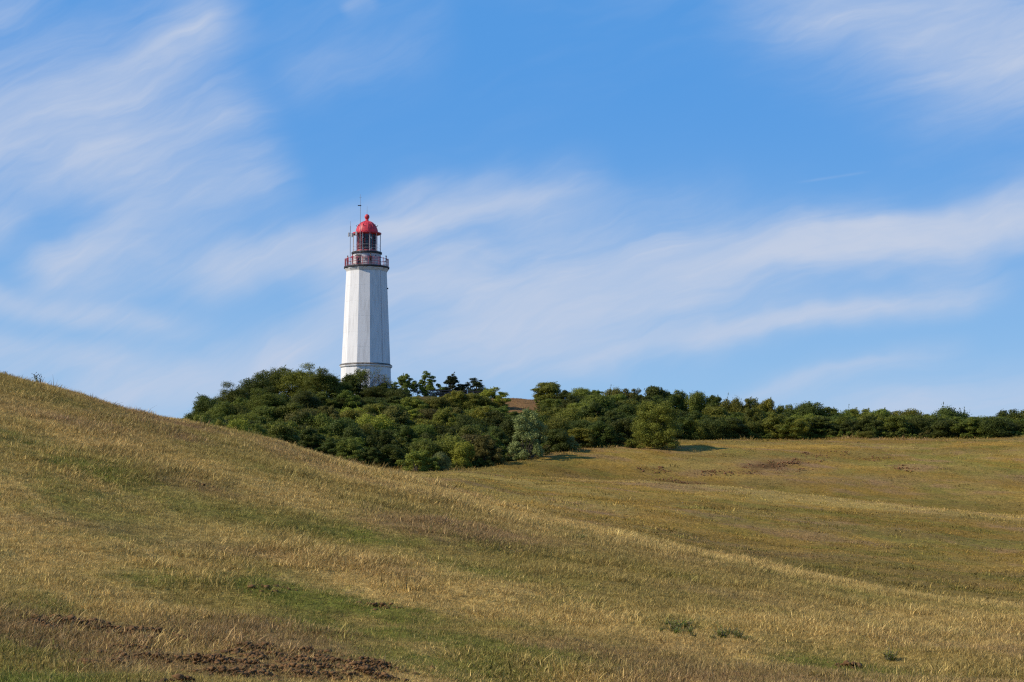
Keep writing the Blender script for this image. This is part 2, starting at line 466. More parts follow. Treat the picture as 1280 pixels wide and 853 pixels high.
GR[1] = np.stack([dm, b0[1] + (b2[1] - b0[1]) * 0.55 + 0.35])
GR.insert(0, np.stack([np.full(500, 6.0), np.full(500, 0.0)]))
GR.insert(0, np.stack([np.full(500, 0.0), np.full(500, 0.0)]))
GD = np.stack([g[0] for g in GR], 1); GZ = np.stack([g[1] for g in GR], 1)   # (500, K)
# slopes along the distance for each azimuth
GM = np.stack([pchip_slopes(GD[i], GZ[i]) for i in range(500)])

def terrain_polar(azv, d):
    azc = np.clip(azv, AZG[0], AZG[-1])
    fi = (azc - AZG[0]) / (AZG[-1] - AZG[0]) * 499
    i0 = np.clip(fi.astype(int), 0, 498); t = fi - i0
    def ev(i):
        D = GD[i]; Z = GZ[i]; Mm = GM[i]
        k = np.clip((D <= d[:, None]).sum(1) - 1, 0, D.shape[1] - 2)
        r = np.arange(len(d))
        x0 = D[r, k]; x1 = D[r, k + 1]; h = x1 - x0; s = np.clip((d - x0) / h, 0, 1)
        return ((2 * s**3 - 3 * s**2 + 1) * Z[r, k] + (s**3 - 2 * s**2 + s) * h * Mm[r, k]
                + (-2 * s**3 + 3 * s**2) * Z[r, k + 1] + (s**3 - s**2) * h * Mm[r, k + 1])
    z = ev(i0) * (1 - t) + ev(i0 + 1) * t
    # away from the view the land flattens out into gentle rises
    off = sstep(0.35, 1.1, np.abs(azv))
    x = d * np.sin(azv); y = d * np.cos(azv)
    z = z * (1 - off) + off * (fbm(x / 90, y / 90, 3, 91) - 0.5) * 8 * sstep(5, 60, d)
    # hummocks
    z = z + (fbm(x / 3.2, y / 3.2, 4, 5) - 0.5) * 0.46 * sstep(4, 15, d) * (1 - 0.5 * sstep(60, 100, d))
    z = z + (fbm(x / 11.0, y / 11.0, 4, 9) - 0.5) * 0.7 * sstep(60, 110, d)
    return z

def terrain(x, y):
    x = np.atleast_1d(np.asarray(x, float)); y = np.atleast_1d(np.asarray(y, float))
    return terrain_polar(np.arctan2(x, y), np.hypot(x, y))

def at_pixel(px, d):
    """ground point at distance d under the pixel column px"""
    a = float(ray(px, 560)[0])
    x, y = d * math.sin(a), d * math.cos(a)
    return x, y, float(terrain(x, y)[0])

def ground_hit(px, py, dmin=12, dmax=320):
    """first place where the ray through a pixel meets the ground"""
    a, t = ray(px, py)
    ds = np.linspace(dmin, dmax, 2400)
    z = terrain_polar(np.full_like(ds, float(a)), ds)
    hit = np.nonzero(z >= EYE + ds * float(t))[0]
    d = ds[hit[0]] if len(hit) else dmax
    return d * math.sin(float(a)), d * math.cos(float(a)), float(terrain_polar(np.array([float(a)]), np.array([d]))[0]), d

# ---- colour of the sward from place to place
STRAW = np.array([.640, .455, .165]); OLIVE = np.array([.400, .300, .090]); GREEN = np.array([.215, .228, .042])
BROWN = np.array([.390, .245, .125]); SOILC = np.array([.120, .060, .028]); DRYFAR = np.array([.365, .232, .050]); LITTER = np.array([.075, .066, .025])
# patches of the meadow: pixel x, y, half sizes, tilt (px per px), strength
GREENS = [(90, 720, 150, 16, .05, .9), (330, 760, 130, 14, .12, .7), (560, 655, 90, 10, .25, .8), (60, 560, 110, 14, .25, .7), (290, 565, 90, 12, .28, .7),
          (620, 715, 90, 9, .2, .8), (700, 760, 90, 14, .05, .7), (330, 650, 150, 12, .15, .5), (830, 720, 60, 8, .2, .5), (40, 760, 60, 14, 0, .6),
          (160, 530, 120, 8, .3, .5), (960, 790, 100, 10, .1, .5), (1150, 735, 80, 8, .1, .45), (1120, 590, 150, 12, .05, .5), (1030, 705, 80, 7, .05, .8), (700, 577, 110, 8, -.1, .4), (1180, 640, 90, 10, 0, .45)]
BROWNS = [(60, 520, 100, 9, .27, .8), (180, 525, 90, 8, .3, .7), (180, 575, 110, 7, .3, .8), (250, 608, 50, 6, .25, .9), (230, 548, 40, 5, .25, .9), (800, 690, 170, 8, .22, .7),
          (640, 665, 90, 7, .25, .6), (80, 655, 120, 9, .1, .5), (930, 745, 90, 8, .15, .6), (1050, 600, 120, 7, 0, .5), (970, 583, 70, 10, 0, .8), (1250, 600, 60, 6, 0, .5),
          (760, 640, 90, 5, .1, .5), (990, 695, 90, 5, .05, .7), (300, 690, 140, 8, .12, .45), (760, 800, 150, 9, .05, .5)]
SOILS = [(90, 779, 60, 5, .10, .95), (170, 791, 60, 5, .15, .9), (290, 828, 110, 10, .05, .8), (410, 834, 70, 9, .08, .8), (232, 602, 22, 3, .22, .8), (215, 541, 28, 4, .2, .8), (958, 583, 40, 6, -.1, .7), (815, 588, 15, 2.5, 0, .8), (850, 604, 26, 2, .05, .8)]
def patch(px, py, lst):
    s = np.zeros_like(px)
    for (cx, cy, wx, wy, tl, k) in lst:
        dx = px - cx; dy = py - cy - tl * dx
        s = np.maximum(s, k * np.exp(-(dx / wx) ** 2 - (dy / wy) ** 2))
    return s
def sward(x, y, z, soil=1.0):
    d = np.hypot(x, y); px, py = project(x, y, z)
    inview = ((y > 5) & (np.abs(px - 640) < 1000)).astype(float)
    ru = x * 0.80 - y * 0.60; rv = x * 0.60 + y * 0.80         # along and across the slope
    n5 = fbm(x / 26.0, y / 5.0, 4, 401)
    n1 = fbm(ru / 9.0, rv / 3.5, 4, 31); n2 = fbm(ru / 4.0, rv / 1.8, 4, 57); n3 = fbm(x / 1.1, y / 1.1, 3, 77); n4 = fbm(ru / 22, rv / 9, 3, 13)
    far = sstep(70, 120, d)[:, None]
    c = STRAW * (1 - far) + (DRYFAR * 1.12) * far
    c = c + (OLIVE - c) * (sstep(.42, .62, n1) * .85)[:, None]
    c = c * (1 + far * ((n5 - .5) * 1.1)[:, None])
    g = np.clip(sstep(.50, .66, n2) * sstep(.33, .55, n4) * .95 + patch(px, py, GREENS) * inview * (.12 + 1.05 * sstep(.38, .62, .5 * n2 + .5 * n3)) + .35 * sstep(.6, .75, n3), 0, 1) * (1 - .45 * far[:, 0])
    c = c + (GREEN - c) * g[:, None]
    b = np.clip(sstep(.56, .72, fbm(ru / 6.0, rv / 2.2, 4, 101)) * .75 + patch(px, py, BROWNS) * inview * (.3 + sstep(.35, .6, n2)), 0, 1)
    c = c + (BROWN - c) * b[:, None]
    s = np.clip(patch(px, py, SOILS) * inview * (.2 + 1.3 * sstep(.35, .6, n3)), 0, 1)
    c = c + (SOILC - c) * (s * soil)[:, None]
    # pale straw fringe along the crests
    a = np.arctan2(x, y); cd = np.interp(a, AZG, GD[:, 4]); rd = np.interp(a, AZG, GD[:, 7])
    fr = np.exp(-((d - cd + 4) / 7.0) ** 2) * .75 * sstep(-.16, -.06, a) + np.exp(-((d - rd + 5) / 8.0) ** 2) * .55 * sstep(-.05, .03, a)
    # darker, greener tint in the hollows behind the two crests, setting off the folds
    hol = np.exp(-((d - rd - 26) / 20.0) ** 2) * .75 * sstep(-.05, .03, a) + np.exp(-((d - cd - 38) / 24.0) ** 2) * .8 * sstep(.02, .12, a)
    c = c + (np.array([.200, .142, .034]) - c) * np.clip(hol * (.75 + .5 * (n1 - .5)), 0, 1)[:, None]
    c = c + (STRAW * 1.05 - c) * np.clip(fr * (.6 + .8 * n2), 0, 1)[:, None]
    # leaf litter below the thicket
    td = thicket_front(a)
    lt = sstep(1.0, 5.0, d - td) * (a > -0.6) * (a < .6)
    brow = (px > 606) & (px < 672) & (d > 258)
    c = np.where(brow[:, None], np.array([.30, .17, .075]), c); lt = np.where(brow, 0, lt)
    s = np.where(brow, 0, s)
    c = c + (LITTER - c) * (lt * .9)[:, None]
    return c, g, s, lt

TF_A, TF_D = None, None
def thicket_front(a):
    """distance at which the thicket begins, for each azimuth"""
    return np.interp(a, TF_A, TF_D)
_tf = [(-400, 190), (200, 190), (300, 192), (480, 199), (530, 198), (590, 200), (620, 204), (685, 213), (717, 219), (790, 230), (860, 240), (950, 243), (1280, 246), (1700, 246)]
TF_A = np.array([float(ray(x, 570)[0]) for x, d in _tf]); TF_D = np.array([float(d) for x, d in _tf])

def build_ground():
    azs = np.concatenate([np.linspace(-math.pi, -0.42, 60, endpoint=False), np.linspace(-0.42, -0.30, 24, endpoint=False), np.linspace(-0.30, 0.30, 420, endpoint=False),
                          np.linspace(0.30, 0.42, 24, endpoint=False), np.linspace(0.42, math.pi, 60, endpoint=False)])
    ds = np.concatenate([np.linspace(0.8, 16, 20, endpoint=False), np.linspace(16, 75, 236, endpoint=False), np.linspace(75, 260, 240, endpoint=False),
                         np.linspace(260, 360, 60, endpoint=False), np.geomspace(360, 6000, 40)])
    A, D = np.meshgrid(azs, ds)
    a = A.ravel(); d = D.ravel()
    z = terrain_polar(a, d); x = d * np.sin(a); y = d * np.cos(a)
    v = np.stack([x, y, z], 1); na = len(azs); nd = len(ds)
    i, j = np.meshgrid(np.arange(na), np.arange(nd - 1)); i = i.ravel(); j = j.ravel(); i2 = (i + 1) % na
    f = np.stack([j * na + i, (j + 1) * na + i, (j + 1) * na + i2, j * na + i2], 1)
    f = f[:, ::-1].copy()
    # close the small hole under the camera
    v = np.vstack([v, [[0, 0, float(z[:na].mean())]]]); c = len(v) - 1
    k = np.arange(na); cap = np.stack([k, (k + 1) % na, np.full(na, c), np.full(na, c)], 1)
    me = mesh_from('ground', v, f, [M_GROUND], True)
    bm = bmesh.new(); bm.from_mesh(me); bm.verts.ensure_lookup_table()
    for q in range(na):
        try: bm.faces.new((bm.verts[q], bm.verts[(q + 1) % na], bm.verts[c]))
        except ValueError: pass
    bmesh.ops.recalc_face_normals(bm, faces=bm.faces)
    for fc in bm.faces: fc.smooth = True
    bm.to_mesh(me); bm.free()
    co = v.astype(float)
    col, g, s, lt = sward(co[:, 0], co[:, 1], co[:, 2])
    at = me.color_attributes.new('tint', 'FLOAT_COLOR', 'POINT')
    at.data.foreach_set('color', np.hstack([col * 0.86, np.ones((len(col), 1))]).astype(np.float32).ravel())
    o = link('ground', me); tag(o, 'rolling meadow hillside of dry grass below the lighthouse', 'hillside', kind='structure')
    return o
build_ground()

# ------------------------------------------------------------------ lighthouse
LD = 300.0
LAZ = float(ray(457.2, 495)[0])
LX, LY = LD * math.sin(LAZ), LD * math.cos(LAZ)
LGROUND = float(terrain(LX, LY)[0]) - 0.25
def lz(y):
    return EYE + LD * float(ray(458.3, y)[1]) - LGROUND
def lp(theta_deg, r, z):
    t = math.radians(theta_deg)
    return (r * math.sin(t), -r * math.cos(t), z)

def build_lighthouse():
    root = empty('lighthouse', (LX, LY, LGROUND), -LAZ)
    tag(root, 'white twelve-sided lighthouse tower with a red dome and gallery above the shrubs', 'lighthouse')
    a0 = math.radians(9.0); k = 1 / 0.988
    zb0, zb1 = lz(460.3), lz(455.3)
    # plinth wall
    MB().lathe([(4.0 * k, -0.8), (3.95 * k, 0.6), (3.88 * k, zb0)], 12, a0).build('plinth_wall', M_WHITE, root)
    # ledge between plinth and shaft: pale lip below, stained sloping top
    MB().lathe([(3.9 * k, zb0 + .003), (4.02 * k, zb0 + .06), (4.10 * k, zb0 + .16), (4.10 * k, zb0 + .30)], 12, a0).build('ledge_lip', M_WHITE, root)
    MB().lathe([(4.13 * k, zb0 + .303), (4.13 * k, zb0 + .42), (3.84 * k, zb0 + .60)], 12, a0).build('ledge', M_STAIN, root)
    # shaft in courses with shallow joints
    zs0, zs1 = zb0 + .603, lz(340.3)
    r0, r1 = 3.80 * k, 3.17 * k
    prof = []; courses = 6
    for c in range(courses):
        za = zs0 + (zs1 - zs0) * c / courses; zc = zs0 + (zs1 - zs0) * (c + 1) / courses
        ra = r0 + (r1 - r0) * c / courses; rc = r0 + (r1 - r0) * (c + 1) / courses
        prof += [(ra, za + (0.02 if c else 0)), (rc, zc - 0.02)]
        if c < courses - 1: prof += [(rc - 0.010, zc - 0.012), (rc - 0.010, zc + 0.012)]
    MB().lathe(prof, 12, a0).build('shaft', M_WHITE, root)
    # cornice under the gallery
    zc0, zc1 = zs1 + .003, lz(336.4)
    MB().lathe([(3.19 * k, zc0), (3.24 * k, zc0 + .10), (3.36 * k, zc0 + .28), (3.42 * k, zc0 + .34), (3.42 * k, zc1)], 12, a0).build('cornice', M_WHITE, root)
    zf = lz(334.0)
    MB().lathe([(3.50 * k, zc1 + .003), (3.54 * k, zc1 + .05), (3.54 * k, zf - .02)], 24, a0).build('gallery_edge', M_DARK, root)
    MB().lathe([(3.46 * k, zf - .018), (3.46 * k, zf)], 24, a0).build('gallery_floor', M_FLOOR, root)
    # railing
    rl = MB().path([lp(15 * i, 3.42, zf + 1.15) for i in range(24)], 0.035, 6, True).build('gallery_railing', M_RAIL, root)
    for h in (0.12, 0.62): MB().path([lp(15 * i, 3.42, zf + h) for i in range(24)], 0.02, 6, True).build('rail', M_RAIL, rl)
    bal = MB()
    for i in range(72): bal.tube(lp(5 * i, 3.42, zf + .12), lp(5 * i, 3.42, zf + 1.15), 0.012, None, 4)
    tag(bal.build('balusters', M_RAIL, rl), kind='stuff')
    pm = mesh_from('railing_post', *(lambda b: (b.v, b.f))(MB().tube((0, 0, 0), (0, 0, 1.2), 0.04, None, 6).ball((0, 0, 1.22), .055, 6, 4)), [M_PINK])
    for i in range(24):
        o = link('railing_post', pm, rl); o.location = lp(15 * i + 4, 3.42, zf)
    # service room below the lantern
    zl0, zl1 = lz(318.4), lz(315.9)
    MB().lathe([(2.22, zf + .002), (2.22, zl0)], 24).build('service_room', M_CABIN, root)
    for h in (.45, .80, 1.15, 1.50): MB().path([lp(15 * i, 2.235, zf + h) for i in range(24)], 0.018, 5, True).build('wall_band', M_PINK, root)
    pom = mesh_from('port_hole', *(lambda b: (b.v, b.f))(MB().ball((0, 0, 0), .075, 6, 4)), [M_DARK])
    for i in range(12):
        o = link('port_hole', pom, root); o.location = lp(30 * i + 9, 2.25, zf + 1.62)
    d = MB().box((0, 0, .85), (.75, .07, 1.7)).build('door', M_DARK, root)
    d.location = lp(-36, 2.23, zf + .02); d.rotation_euler = (0, 0, math.radians(-36))
    hd = MB().box((.28, -.06, .85), (.06, .08, .14)).build('door_handle', M_GREY, d)
    lmp = MB().box((0, 0, 0), (.5, .22, .34)).tube((0, .11, 0), (0, .3, 0), .04).build('wall_lamp', M_PALE, root)
    lmp.location = lp(-11, 2.45, zf + 1.35); lmp.rotation_euler = (0, 0, math.radians(-11))
    # upper walkway
    MB().lathe([(2.24, zl0 + .003), (2.40, zl0 + .06), (2.40, zl1)], 32).build('upper_walkway', M_DARK, root)
    MB().lathe([(2.36, zl1 + .003), (2.36, zl1 + .03)], 32).build('walkway_deck', M_FLOOR, root)
    # lantern: sill, panes, glazing bars
    ze = lz(293.4)
    MB().lathe([(1.60, zl1 + .033), (1.60, zl1 + .30), (1.54, zl1 + .34)], 16).build('lantern_sill', M_PINK, root)
    zg0, zg1 = zl1 + .34, ze - .06
    NP = 16; ri = 1.54
    wpane = 2 * ri * math.sin(math.pi / NP) * .94
    pane = mesh_from('pane', [(-wpane / 2, 0, zg0), (wpane / 2, 0, zg0), (wpane / 2, 0, zg1), (-wpane / 2, 0, zg1),
                              (-wpane / 2, .012, zg0), (wpane / 2, .012, zg0), (wpane / 2, .012, zg1), (-wpane / 2, .012, zg1)],
                     [(0, 1, 2, 3), (7, 6, 5, 4), (0, 4, 5, 1), (1, 5, 6, 2), (2, 6, 7, 3), (3, 7, 4, 0)], [M_GLASS])
    barm = mesh_from('glazing_bar', *(lambda b: (b.v, b.f))(MB().box((0, 0, (zg0 + zg1) / 2), (.06, .09, zg1 - zg0))), [M_RAIL])
    for i in range(NP):
        th = 360 / NP * i
        o = link('pane', pane, root); p = lp(th, ri * math.cos(math.pi / NP), 0); o.location = p; o.rotation_euler = (0, 0, math.radians(th))
        o = link('glazing_bar', barm, root); o.location = lp(th + 180 / NP, ri, 0); o.rotation_euler = (0, 0, math.radians(th + 180 / NP))
    for q in (.2, .4, .6, .8):
        MB().path([lp(360 / NP * (i + .5), ri, zg0 + (zg1 - zg0) * q) for i in range(NP)], .032, 5, True).build('glazing_ring', M_DARK, root)
    # lens and its pedestal
    zl = zg0; zt = zg1
    lens = MB().lathe([(.50, zl - .3), (.50, zl + .35), (.74, zl + .42), (.80, zl + .9), (.84, zl + 1.25), (.80, zl + 1.6), (.70, zl + 1.95), (.42, zl + 2.2), (.18, zl + 2.32)], 20)
    ln = lens.build('lens', M_LENS, root, True)
    for h in (.6, .9, 1.25, 1.6, 1.9): MB().path([lp(18 * i, .83, zl + h) for i in range(20)], .02, 5, True).build('lens_ring', M_DARK, ln)
    # eave ring
    MB().lathe([(1.50, ze - .06), (2.25, ze + .02), (2.28, ze + .08), (2.28, ze + .22), (2.16, ze + .22), (2.14, ze + .12), (1.70, ze + .16)], 32, 0, False, False).build('eave_gutter', M_RED, root)
    MB().lathe([(1.52, ze - .057), (1.52, ze + .16)], 24, 0, True, True).build('lantern_ceiling', M_DARK, root)
    # posts from the walkway to the eave
    pst = mesh_from('eave_post', *(lambda b: (b.v, b.f))(MB().tube((0, 0, zl1), (0, 0, ze + .01), .036, None, 6)), [M_PALE])
    for i in range(12):
        o = link('eave_post', pst, root); o.location = lp(30 * i + 12, 2.2, 0)
    for h in (.55, 1.05): MB().path([lp(15 * i, 2.2, zl1 + h) for i in range(24)], .016, 5, True).build('walkway_rail', M_PALE, root)
    # dome
    zd = ze + .17; zt = lz(275.4); H = zt - zd; R = 1.74
    prof = [(R, zd)]
    for i in range(1, 13):
        a = math.pi / 2 * i / 12
        prof.append((max(R * math.cos(a) ** .92, .20), zd + H * .93 * math.sin(a)))
    prof = [p for p in prof if p[0] > .34]
    prof += [(.34, prof[-1][1] + .05), (.27, prof[-1][1] + .14), (.25, max(zt, prof[-1][1] + .2) + .12)]
    dome = MB().lathe(prof, 32).build('dome', M_RED, root, True)
    for i in range(12):
        MB().path([lp(30 * i + 6, r + .012, z) for (r, z) in prof[:-2]], .028, 5).build('rib', M_RED, dome)
    MB().lathe([(R + .03, zd - .004), (R + .05, zd + .05), (R + .03, zd + .12)], 32, 0, False, False).build('dome_band', M_RED, dome)
    hook = MB().tube((0, 0, 0), (0, -.22, .06), .045, .04, 6).tube((0, -.20, .05), (0, -.27, .2), .05, .04, 6)
    hm = mesh_from('dome_hook', hook.v, hook.f, [M_DARK])
    zh = lz(283.4)
    rh = float(np.interp(zh, [p[1] for p in prof], [p[0] for p in prof]))
    for i in range(10):
        o = link('dome_hook', hm, dome); o.location = lp(36 * i + 15, rh - .03, zh); o.rotation_euler = (0, 0, math.radians(36 * i + 15))
    MB().ball((0, 0, lz(271.3)), .39, 20, 12, 1.1).build('ball_finial', M_RED, root, True)
    MB().tube((0, 0, lz(269)), (0, 0, lz(257.5)), .03, .012, 6).build('lightning_rod', M_GREY, root)
    # ladder outside the lantern
    ld = MB()
    for s in (-.42, .42): ld.tube((s, 0, zl1), (s, 0, ze + .1), .045, None, 6)
    lo = ld.build('ladder', M_PINK, root); lo.location = lp(-31, 2.16, 0); lo.rotation_euler = (0, 0, math.radians(-31))
    rm = mesh_from('rung', *(lambda b: (b.v, b.f))(MB().tube((-.42, 0, 0), (.42, 0, 0), .03, None, 5)), [M_PINK])
    for i in range(8):
        o = link('rung', rm, lo); o.location = (0, 0, zl1 + .25 + i * .32)
    # antennas
    am = MB().tube(lp(-26, 2.37, zl0 + .05), lp(-26, 2.37, lz(262)), .05, .035, 6).tube(lp(-26, 2.37, lz(262)), lp(-26, 2.37, lz(246)), .03, .018, 6)
    mo = am.build('antenna_mast', M_GREY, root)
    q = lp(-26, 2.37, lz(260))
    MB().box((q[0] - .14, q[1], q[2]), (.55, .10, .13)).build('crossarm', M_DARK, mo)
    q = lp(-26, 2.37, lz(250)); MB().tube((q[0] - .18, q[1], q[2]), (q[0] + .18, q[1], q[2]), .015).build('wind_arm', M_GREY, mo)
    sa = MB().tube(lp(-57, 3.08, zf), lp(-57, 3.08, lz(285)), .055, .05, 6).tube(lp(-57, 3.08, lz(285)), lp(-57, 3.08, lz(279)), .025, .02, 6)
    so = sa.build('side_antenna', M_GREY, root)
    bx = mesh_from('aerial_panel', *(lambda b: (b.v, b.f))(MB().box((0, 0, 0), (.26, .16, .62))), [M_GREY])
    for (th, r, y) in ((-62, 3.2, 295.5), (-52, 2.95, 296.5), (-40, 2.55, 294.5)):
        o = link('aerial_panel', bx, so); o.location = lp(th, r, lz(y)); o.rotation_euler = (0, 0, math.radians(th))
    for y in (294.5, 297.0): MB().tube(lp(-62, 3.2, lz(y)), lp(-40, 2.55, lz(y)), .025).build('aerial_arm', M_GREY, so)
    # conduit down the shaded side and a small fixture on the shaft
    cd = MB()
    cd.tube(lp(43, r1 * .985 + .03, zs1 - .1), lp(43, r0 * .985 + .03, zs0 + .2), .05, None, 5)
    cd.build('lightning_conductor', M_PALE, root)
    MB().box(lp(84, r1 + .12, lz(361)), (.2, .2, .22)).build('wall_fixture', M_DARK, root)
    return root, zf
LIGHTHOUSE, ZF = build_lighthouse()

# ------------------------------------------------------------------ people on the gallery
M_SKIN = simple_mat('skin', (0.42, 0.25, 0.18), 0.6, 0.1, 8)
def cloth(name, c): return simple_mat(name, c, 0.9, 0.15, 10)
C_RED = cloth('red_jacket', (0.50, 0.03, 0.05)); C_CRIM = cloth('crimson_top', (0.42, 0.02, 0.05)); C_BLK = cloth('black_clothes', (0.015, 0.015, 0.02))
C_NAVY = cloth('dark_trousers', (0.03, 0.03, 0.045)); C_PALE = cloth('pale_trousers', (0.55, 0.52, 0.46)); C_ROSE = cloth('dull_rose_top', (0.32, 0.13, 0.15))
C_DENIM = cloth('denim', (0.08, 0.10, 0.17)); C_HAIR = cloth('dark_hair', (0.02, 0.015, 0.012)); C_WHITE = cloth('white_shirt', (0.7, 0.68, 0.66))

def make_person(loc, rz, height, top, legs, hair, label, pose='stand'):
    J = {'pelvis': (0, 0, .93, .15, .12), 'waist': (0, 0, 1.08, .145, .11), 'chest': (0, -.01, 1.28, .17, .12), 'neckb': (0, 0, 1.46, .075, .07),
         'neck': (0, -.01, 1.52, .055, .055), 'head0': (0, -.025, 1.60, .085, .095), 'head1': (0, -.02, 1.70, .085, .10), 'head2': (0, -.01, 1.76, .055, .065)}
    E = [('pelvis', 'waist'), ('waist', 'chest'), ('chest', 'neckb'), ('neckb', 'neck'), ('neck', 'head0'), ('head0', 'head1'), ('head1', 'head2')]
    fwd = {'stand': .10, 'lean': .34, 'reach': .26}[pose]
    for s, n in ((-1, 'l'), (1, 'r')):
        hx = .09 * s
        J.update({n + 'hip': (hx, 0, .88, .095, .10), n + 'knee': (hx * 1.15, -.02, .49, .062, .065), n + 'ank': (hx * 1.2, .02, .09, .042, .045),
                  n + 'toe': (hx * 1.35, -.15, .045, .045, .035),
                  n + 'sh': (.175 * s, 0, 1.42, .065, .065), n + 'elb': (.235 * s, -.02 if pose == 'stand' else -.12, 1.15, .047, .047),
                  n + 'wri': (.22 * s, -fwd, .95 if pose == 'stand' else 1.12, .032, .034), n + 'hand': (.215 * s, -fwd - .03, .87 if pose == 'stand' else 1.12, .036, .024)})
        E += [('pelvis', n + 'hip'), (n + 'hip', n + 'knee'), (n + 'knee', n + 'ank'), (n + 'ank', n + 'toe'), ('chest', n + 'sh'), (n + 'sh', n + 'elb'), (n + 'elb', n + 'wri'), (n + 'wri', n + 'hand')]
        for q in range(4):
            fx = .215 * s + (-.03 + .02 * q); hz = J[n + 'hand'][2]; ty = -fwd - .03
            tip = (fx, ty - .015, hz - .085 + .008 * abs(q - 1.5), .009, .009) if pose == 'stand' else (fx, ty - .07, hz - .02 - .006 * q, .009, .009)
            J[n + 'f%d' % q] = tip; E.append((n + 'hand', n + 'f%d' % q))
        J[n + 'th'] = (.215 * s - .05 * s, -fwd - .06, J[n + 'hand'][2] + .01, .010, .010); E.append((n + 'wri', n + 'th'))
    names = list(J); idx = {q: i for i, q in enumerate(names)}
    me = bpy.data.meshes.new('person_skeleton')
    me.from_pydata([J[q][:3] for q in names], [(idx[a], idx[b]) for a, b in E], [])
    o = bpy.data.objects.new('person_tmp', me); COL.objects.link(o)
    md = o.modifiers.new('skin', 'SKIN'); md.branch_smoothing = 0.3
    if not me.skin_vertices: 
        bpy.context.view_layer.objects.active = o
    sv = me.skin_vertices[0].data
    for i, q in enumerate(names):
        sv[i].radius = (J[q][3], J[q][4]); sv[i].use_root = (q == 'pelvis')
    sub = o.modifiers.new('sub', 'SUBSURF'); sub.levels = 1; sub.render_levels = 1
    dg = bpy.context.evaluated_depsgraph_get()
    body = bpy.data.meshes.new_from_object(o.evaluated_get(dg))
    bpy.data.objects.remove(o)
    body.materials.clear()
    for m in (M_SKIN, top, legs, M_RUBBER): body.materials.append(m)
    for p in body.polygons:
        c = p.center; hand = abs(c.x) > .17 and (c.z < .98 if pose == 'stand' else c.y < -fwd + .02)
        p.material_index = 0 if (c.z > 1.485 or hand) else (3 if c.z < .07 else (2 if c.z < .94 and abs(c.x) < .19 else 1))
        p.use_smooth = True
    root = empty('person', loc, rz, (height / 1.80,) * 3)
    tag(root, label, 'person', 'people on the lighthouse gallery')
    link('body', body, root)
    hb = MB().ball((0, .012, 1.715), .112, 12, 8, 1.0)
    hv = [(x, y, z) if not (y < -.045 and z < 1.74) else (x * .86, -.045, z) for (x, y, z) in hb.v]
    hm = MB(); hm.v = hv; hm.f = hb.f
    hm.build('hair', hair, root, True)
    for s in (-1, 1): MB().ball((s * .035, -.115, 1.67), .014, 6, 4).build('eye', C_HAIR, root)
    nm = MB(); nm.add([(-.014, -.112, 1.63), (.014, -.112, 1.63), (0, -.145, 1.632), (0, -.112, 1.675)], [(0, 2, 3), (2, 1, 3), (0, 1, 2), (0, 3, 1)]); nm.build('nose', M_SKIN, root)
    return root

def gallery_person(theta, r, face, *a, **k):
    p = LIGHTHOUSE.matrix_basis @ Vector(lp(theta, r, ZF))
    make_person(tuple(p), -LAZ + math.radians(face), *a, **k)
gallery_person(-80, 3.02, -80, 1.70, C_RED, C_NAVY, C_HAIR, 'person in a red jacket at the sunlit end of the gallery railing', 'lean')
gallery_person(-48, 2.98, -48, 1.82, C_CRIM, C_PALE, C_HAIR, 'person in a crimson top and pale trousers on the gallery', 'lean')
gallery_person(-29, 2.95, -29, 1.66, C_ROSE, C_DENIM, C_HAIR, 'person in a dull rose top leaning on the gallery railing', 'reach')
gallery_person(12, 2.9, 190, 1.78, C_BLK, C_NAVY, C_HAIR, 'person in dark clothes standing before the grey service room wall', 'stand')
gallery_person(80, 3.08, 80, 1.76, C_BLK, C_BLK, C_HAIR, 'person in black at the shaded end of the gallery', 'reach')

# ------------------------------------------------------------------ shrubs and trees
def add_leaf_quads(cent, nrmv, size, rngl, asp=0.6):
    n = len(cent)
    t = rngl.normal(size=(n, 3)); t -= nrmv * (t * nrmv).sum(1)[:, None]; t /= np.linalg.norm(t, axis=1)[:, None] + 1e-9
    b = np.cross(nrmv, t)
    s = size[:, None]
    p0 = cent - t * s; p1 = cent + b * s * asp; p2 = cent + t * s; p3 = cent - b * s * asp
    return np.stack([p0, p1, p2, p3], 1).reshape(-1, 3)

